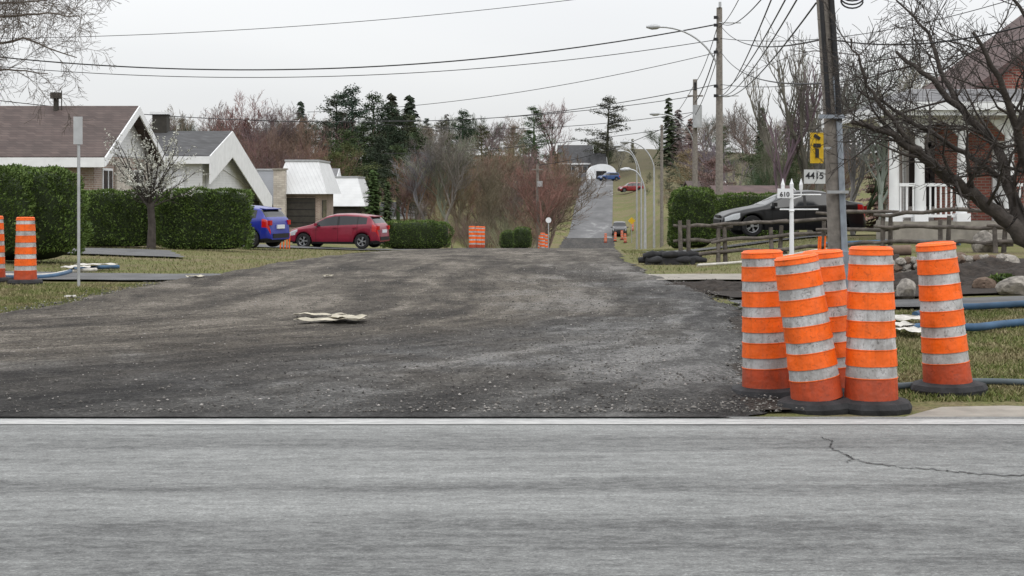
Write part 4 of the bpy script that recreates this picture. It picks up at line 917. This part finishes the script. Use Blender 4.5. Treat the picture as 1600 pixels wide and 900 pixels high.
limb(mb,[A(-205,150),A(-110,95,.3),A(-40,75,.5),A(40,60,.6),A(120,90,.6)],.045,.008,rng,1.1,20,up=-.03,**kw)
limb(mb,[A(-200,80),A(-100,55,-.5),A(-10,30,-.7),A(60,20,-.8),A(125,25,-.8)],.04,.008,rng,1.1,18,up=-.03,**kw)
limb(mb,[A(-210,190),A(-120,150,.3),A(-60,125,.5),A(10,108,.6),A(75,115,.6)],.035,.008,rng,.9,16,up=-.02,**kw)
limb(mb,[A(-180,10),A(-60,0,.3),A(20,5,.4),A(90,-5,.6)],.04,.008,rng,1.0,14,up=-.05,**kw)
mb.obj('bare_tree')
rng=random.Random(31); mb=MB(); d=42.5; bx=X(236,d); zt0=g1(bx,d); 
mb.tube([(bx,d,zt0-.1),(bx+.03,d,zt0+.7),(bx-.02,d,zt0+1.35)],[.14,.11,.1],9,dkbark)
top0=Vector((bx-.02,d,zt0+1.3)); n0=len(mb.v)
for k in range(26):
    a=rng.random()*6.28; t=rng.uniform(.2,1.9)
    grow(mb,rng,top0+Vector((0,0,rng.uniform(-.2,.4))),Vector((math.cos(a)*t,math.sin(a)*t,1)).normalized(),rng.uniform(1.3,2.2)*(1.1-.15*t),.028,2,4,dkbark,.06,(0,0,8,5),(30,60),.12,.15,(.25,.4))
tips=[mb.v[i] for i in range(n0,len(mb.v),3)]; bud=M_leaf('pale_bud',(.30,.30,.25),(.62,.62,.56),3); V=[];Fc=[]
for _ in range(5200):
    p=Vector(tips[rng.randrange(len(tips))]); 
    if p.z<zt0+1.5: continue
    q=Vector((rng.uniform(-1,1),rng.uniform(-1,1),rng.uniform(-1,1))).normalized()*.045; w=q.orthogonal().normalized()*.018; n=len(V); V.extend([p-w,p+w,p+q]); Fc.append((n,n+1,n+2))
mb.add(V,Fc,bud); mb.obj('budding_tree')
hedge('garden_shrub',X(1570,21.5),21.6,.35,.3,.22,300,0,2,.05)
# ---------------------------------------------------------------- sky & light
w=bpy.data.worlds.new('World'); sc.world=w; w.use_nodes=True; nt=w.node_tree; bg=nt.nodes['Background']
sky=N(nt,'ShaderNodeTexSky'); sky.sky_type='NISHITA'; sky.sun_disc=False; sky.sun_elevation=R(48); sky.sun_rotation=R(150)
tc=N(nt,'ShaderNodeTexCoord'); s=N(nt,'ShaderNodeSeparateXYZ'); nt.links.new(tc.outputs['Generated'],s.inputs[0])
el=mth(nt,'MAXIMUM',s.outputs[2],0.)
L=mth(nt,'ADD',mth(nt,'MULTIPLY',el,16.5),7.6)
mp=N(nt,'ShaderNodeMapping'); mp.inputs['Scale'].default_value=(1.2,1.2,5); nt.links.new(tc.outputs['Generated'],mp.inputs['Vector'])
cl=ramp(nt,noise(nt,mp.outputs[0],1.6,3,.5,.4),[(.3,(.92,.93,.95)),(.7,(1.05,1.055,1.06))])
cb=N(nt,'ShaderNodeCombineColor')
for i in range(3): nt.links.new(L,cb.inputs[i])
cloud=mixc(nt,1.0,cb.outputs[0],cl,'MULTIPLY')
col=mixc(nt,.92,sky.outputs['Color'],cloud)
nt.links.new(col,bg.inputs['Color']); bg.inputs['Strength'].default_value=.1
sl=bpy.data.lights.new('sun','SUN'); sl.energy=.8; sl.angle=R(35); sl.color=(1,.97,.92); so=bpy.data.objects.new('sun',sl); sc.collection.objects.link(so); so.rotation_euler=(R(42),0,R(30))
# ---------------------------------------------------------------- camera
cam=bpy.data.cameras.new('camera'); co=bpy.data.objects.new('camera',cam); sc.collection.objects.link(co); co.location=(0,0,CZ); co.rotation_euler=(R(90),0,0)
cam.lens=36*F/1600; cam.sensor_width=36; cam.shift_y=-150/1600; cam.clip_end=3000; cam.clip_start=.1; sc.camera=co
sc.view_settings.view_transform='Standard'; sc.view_settings.look='None'; sc.view_settings.exposure=0
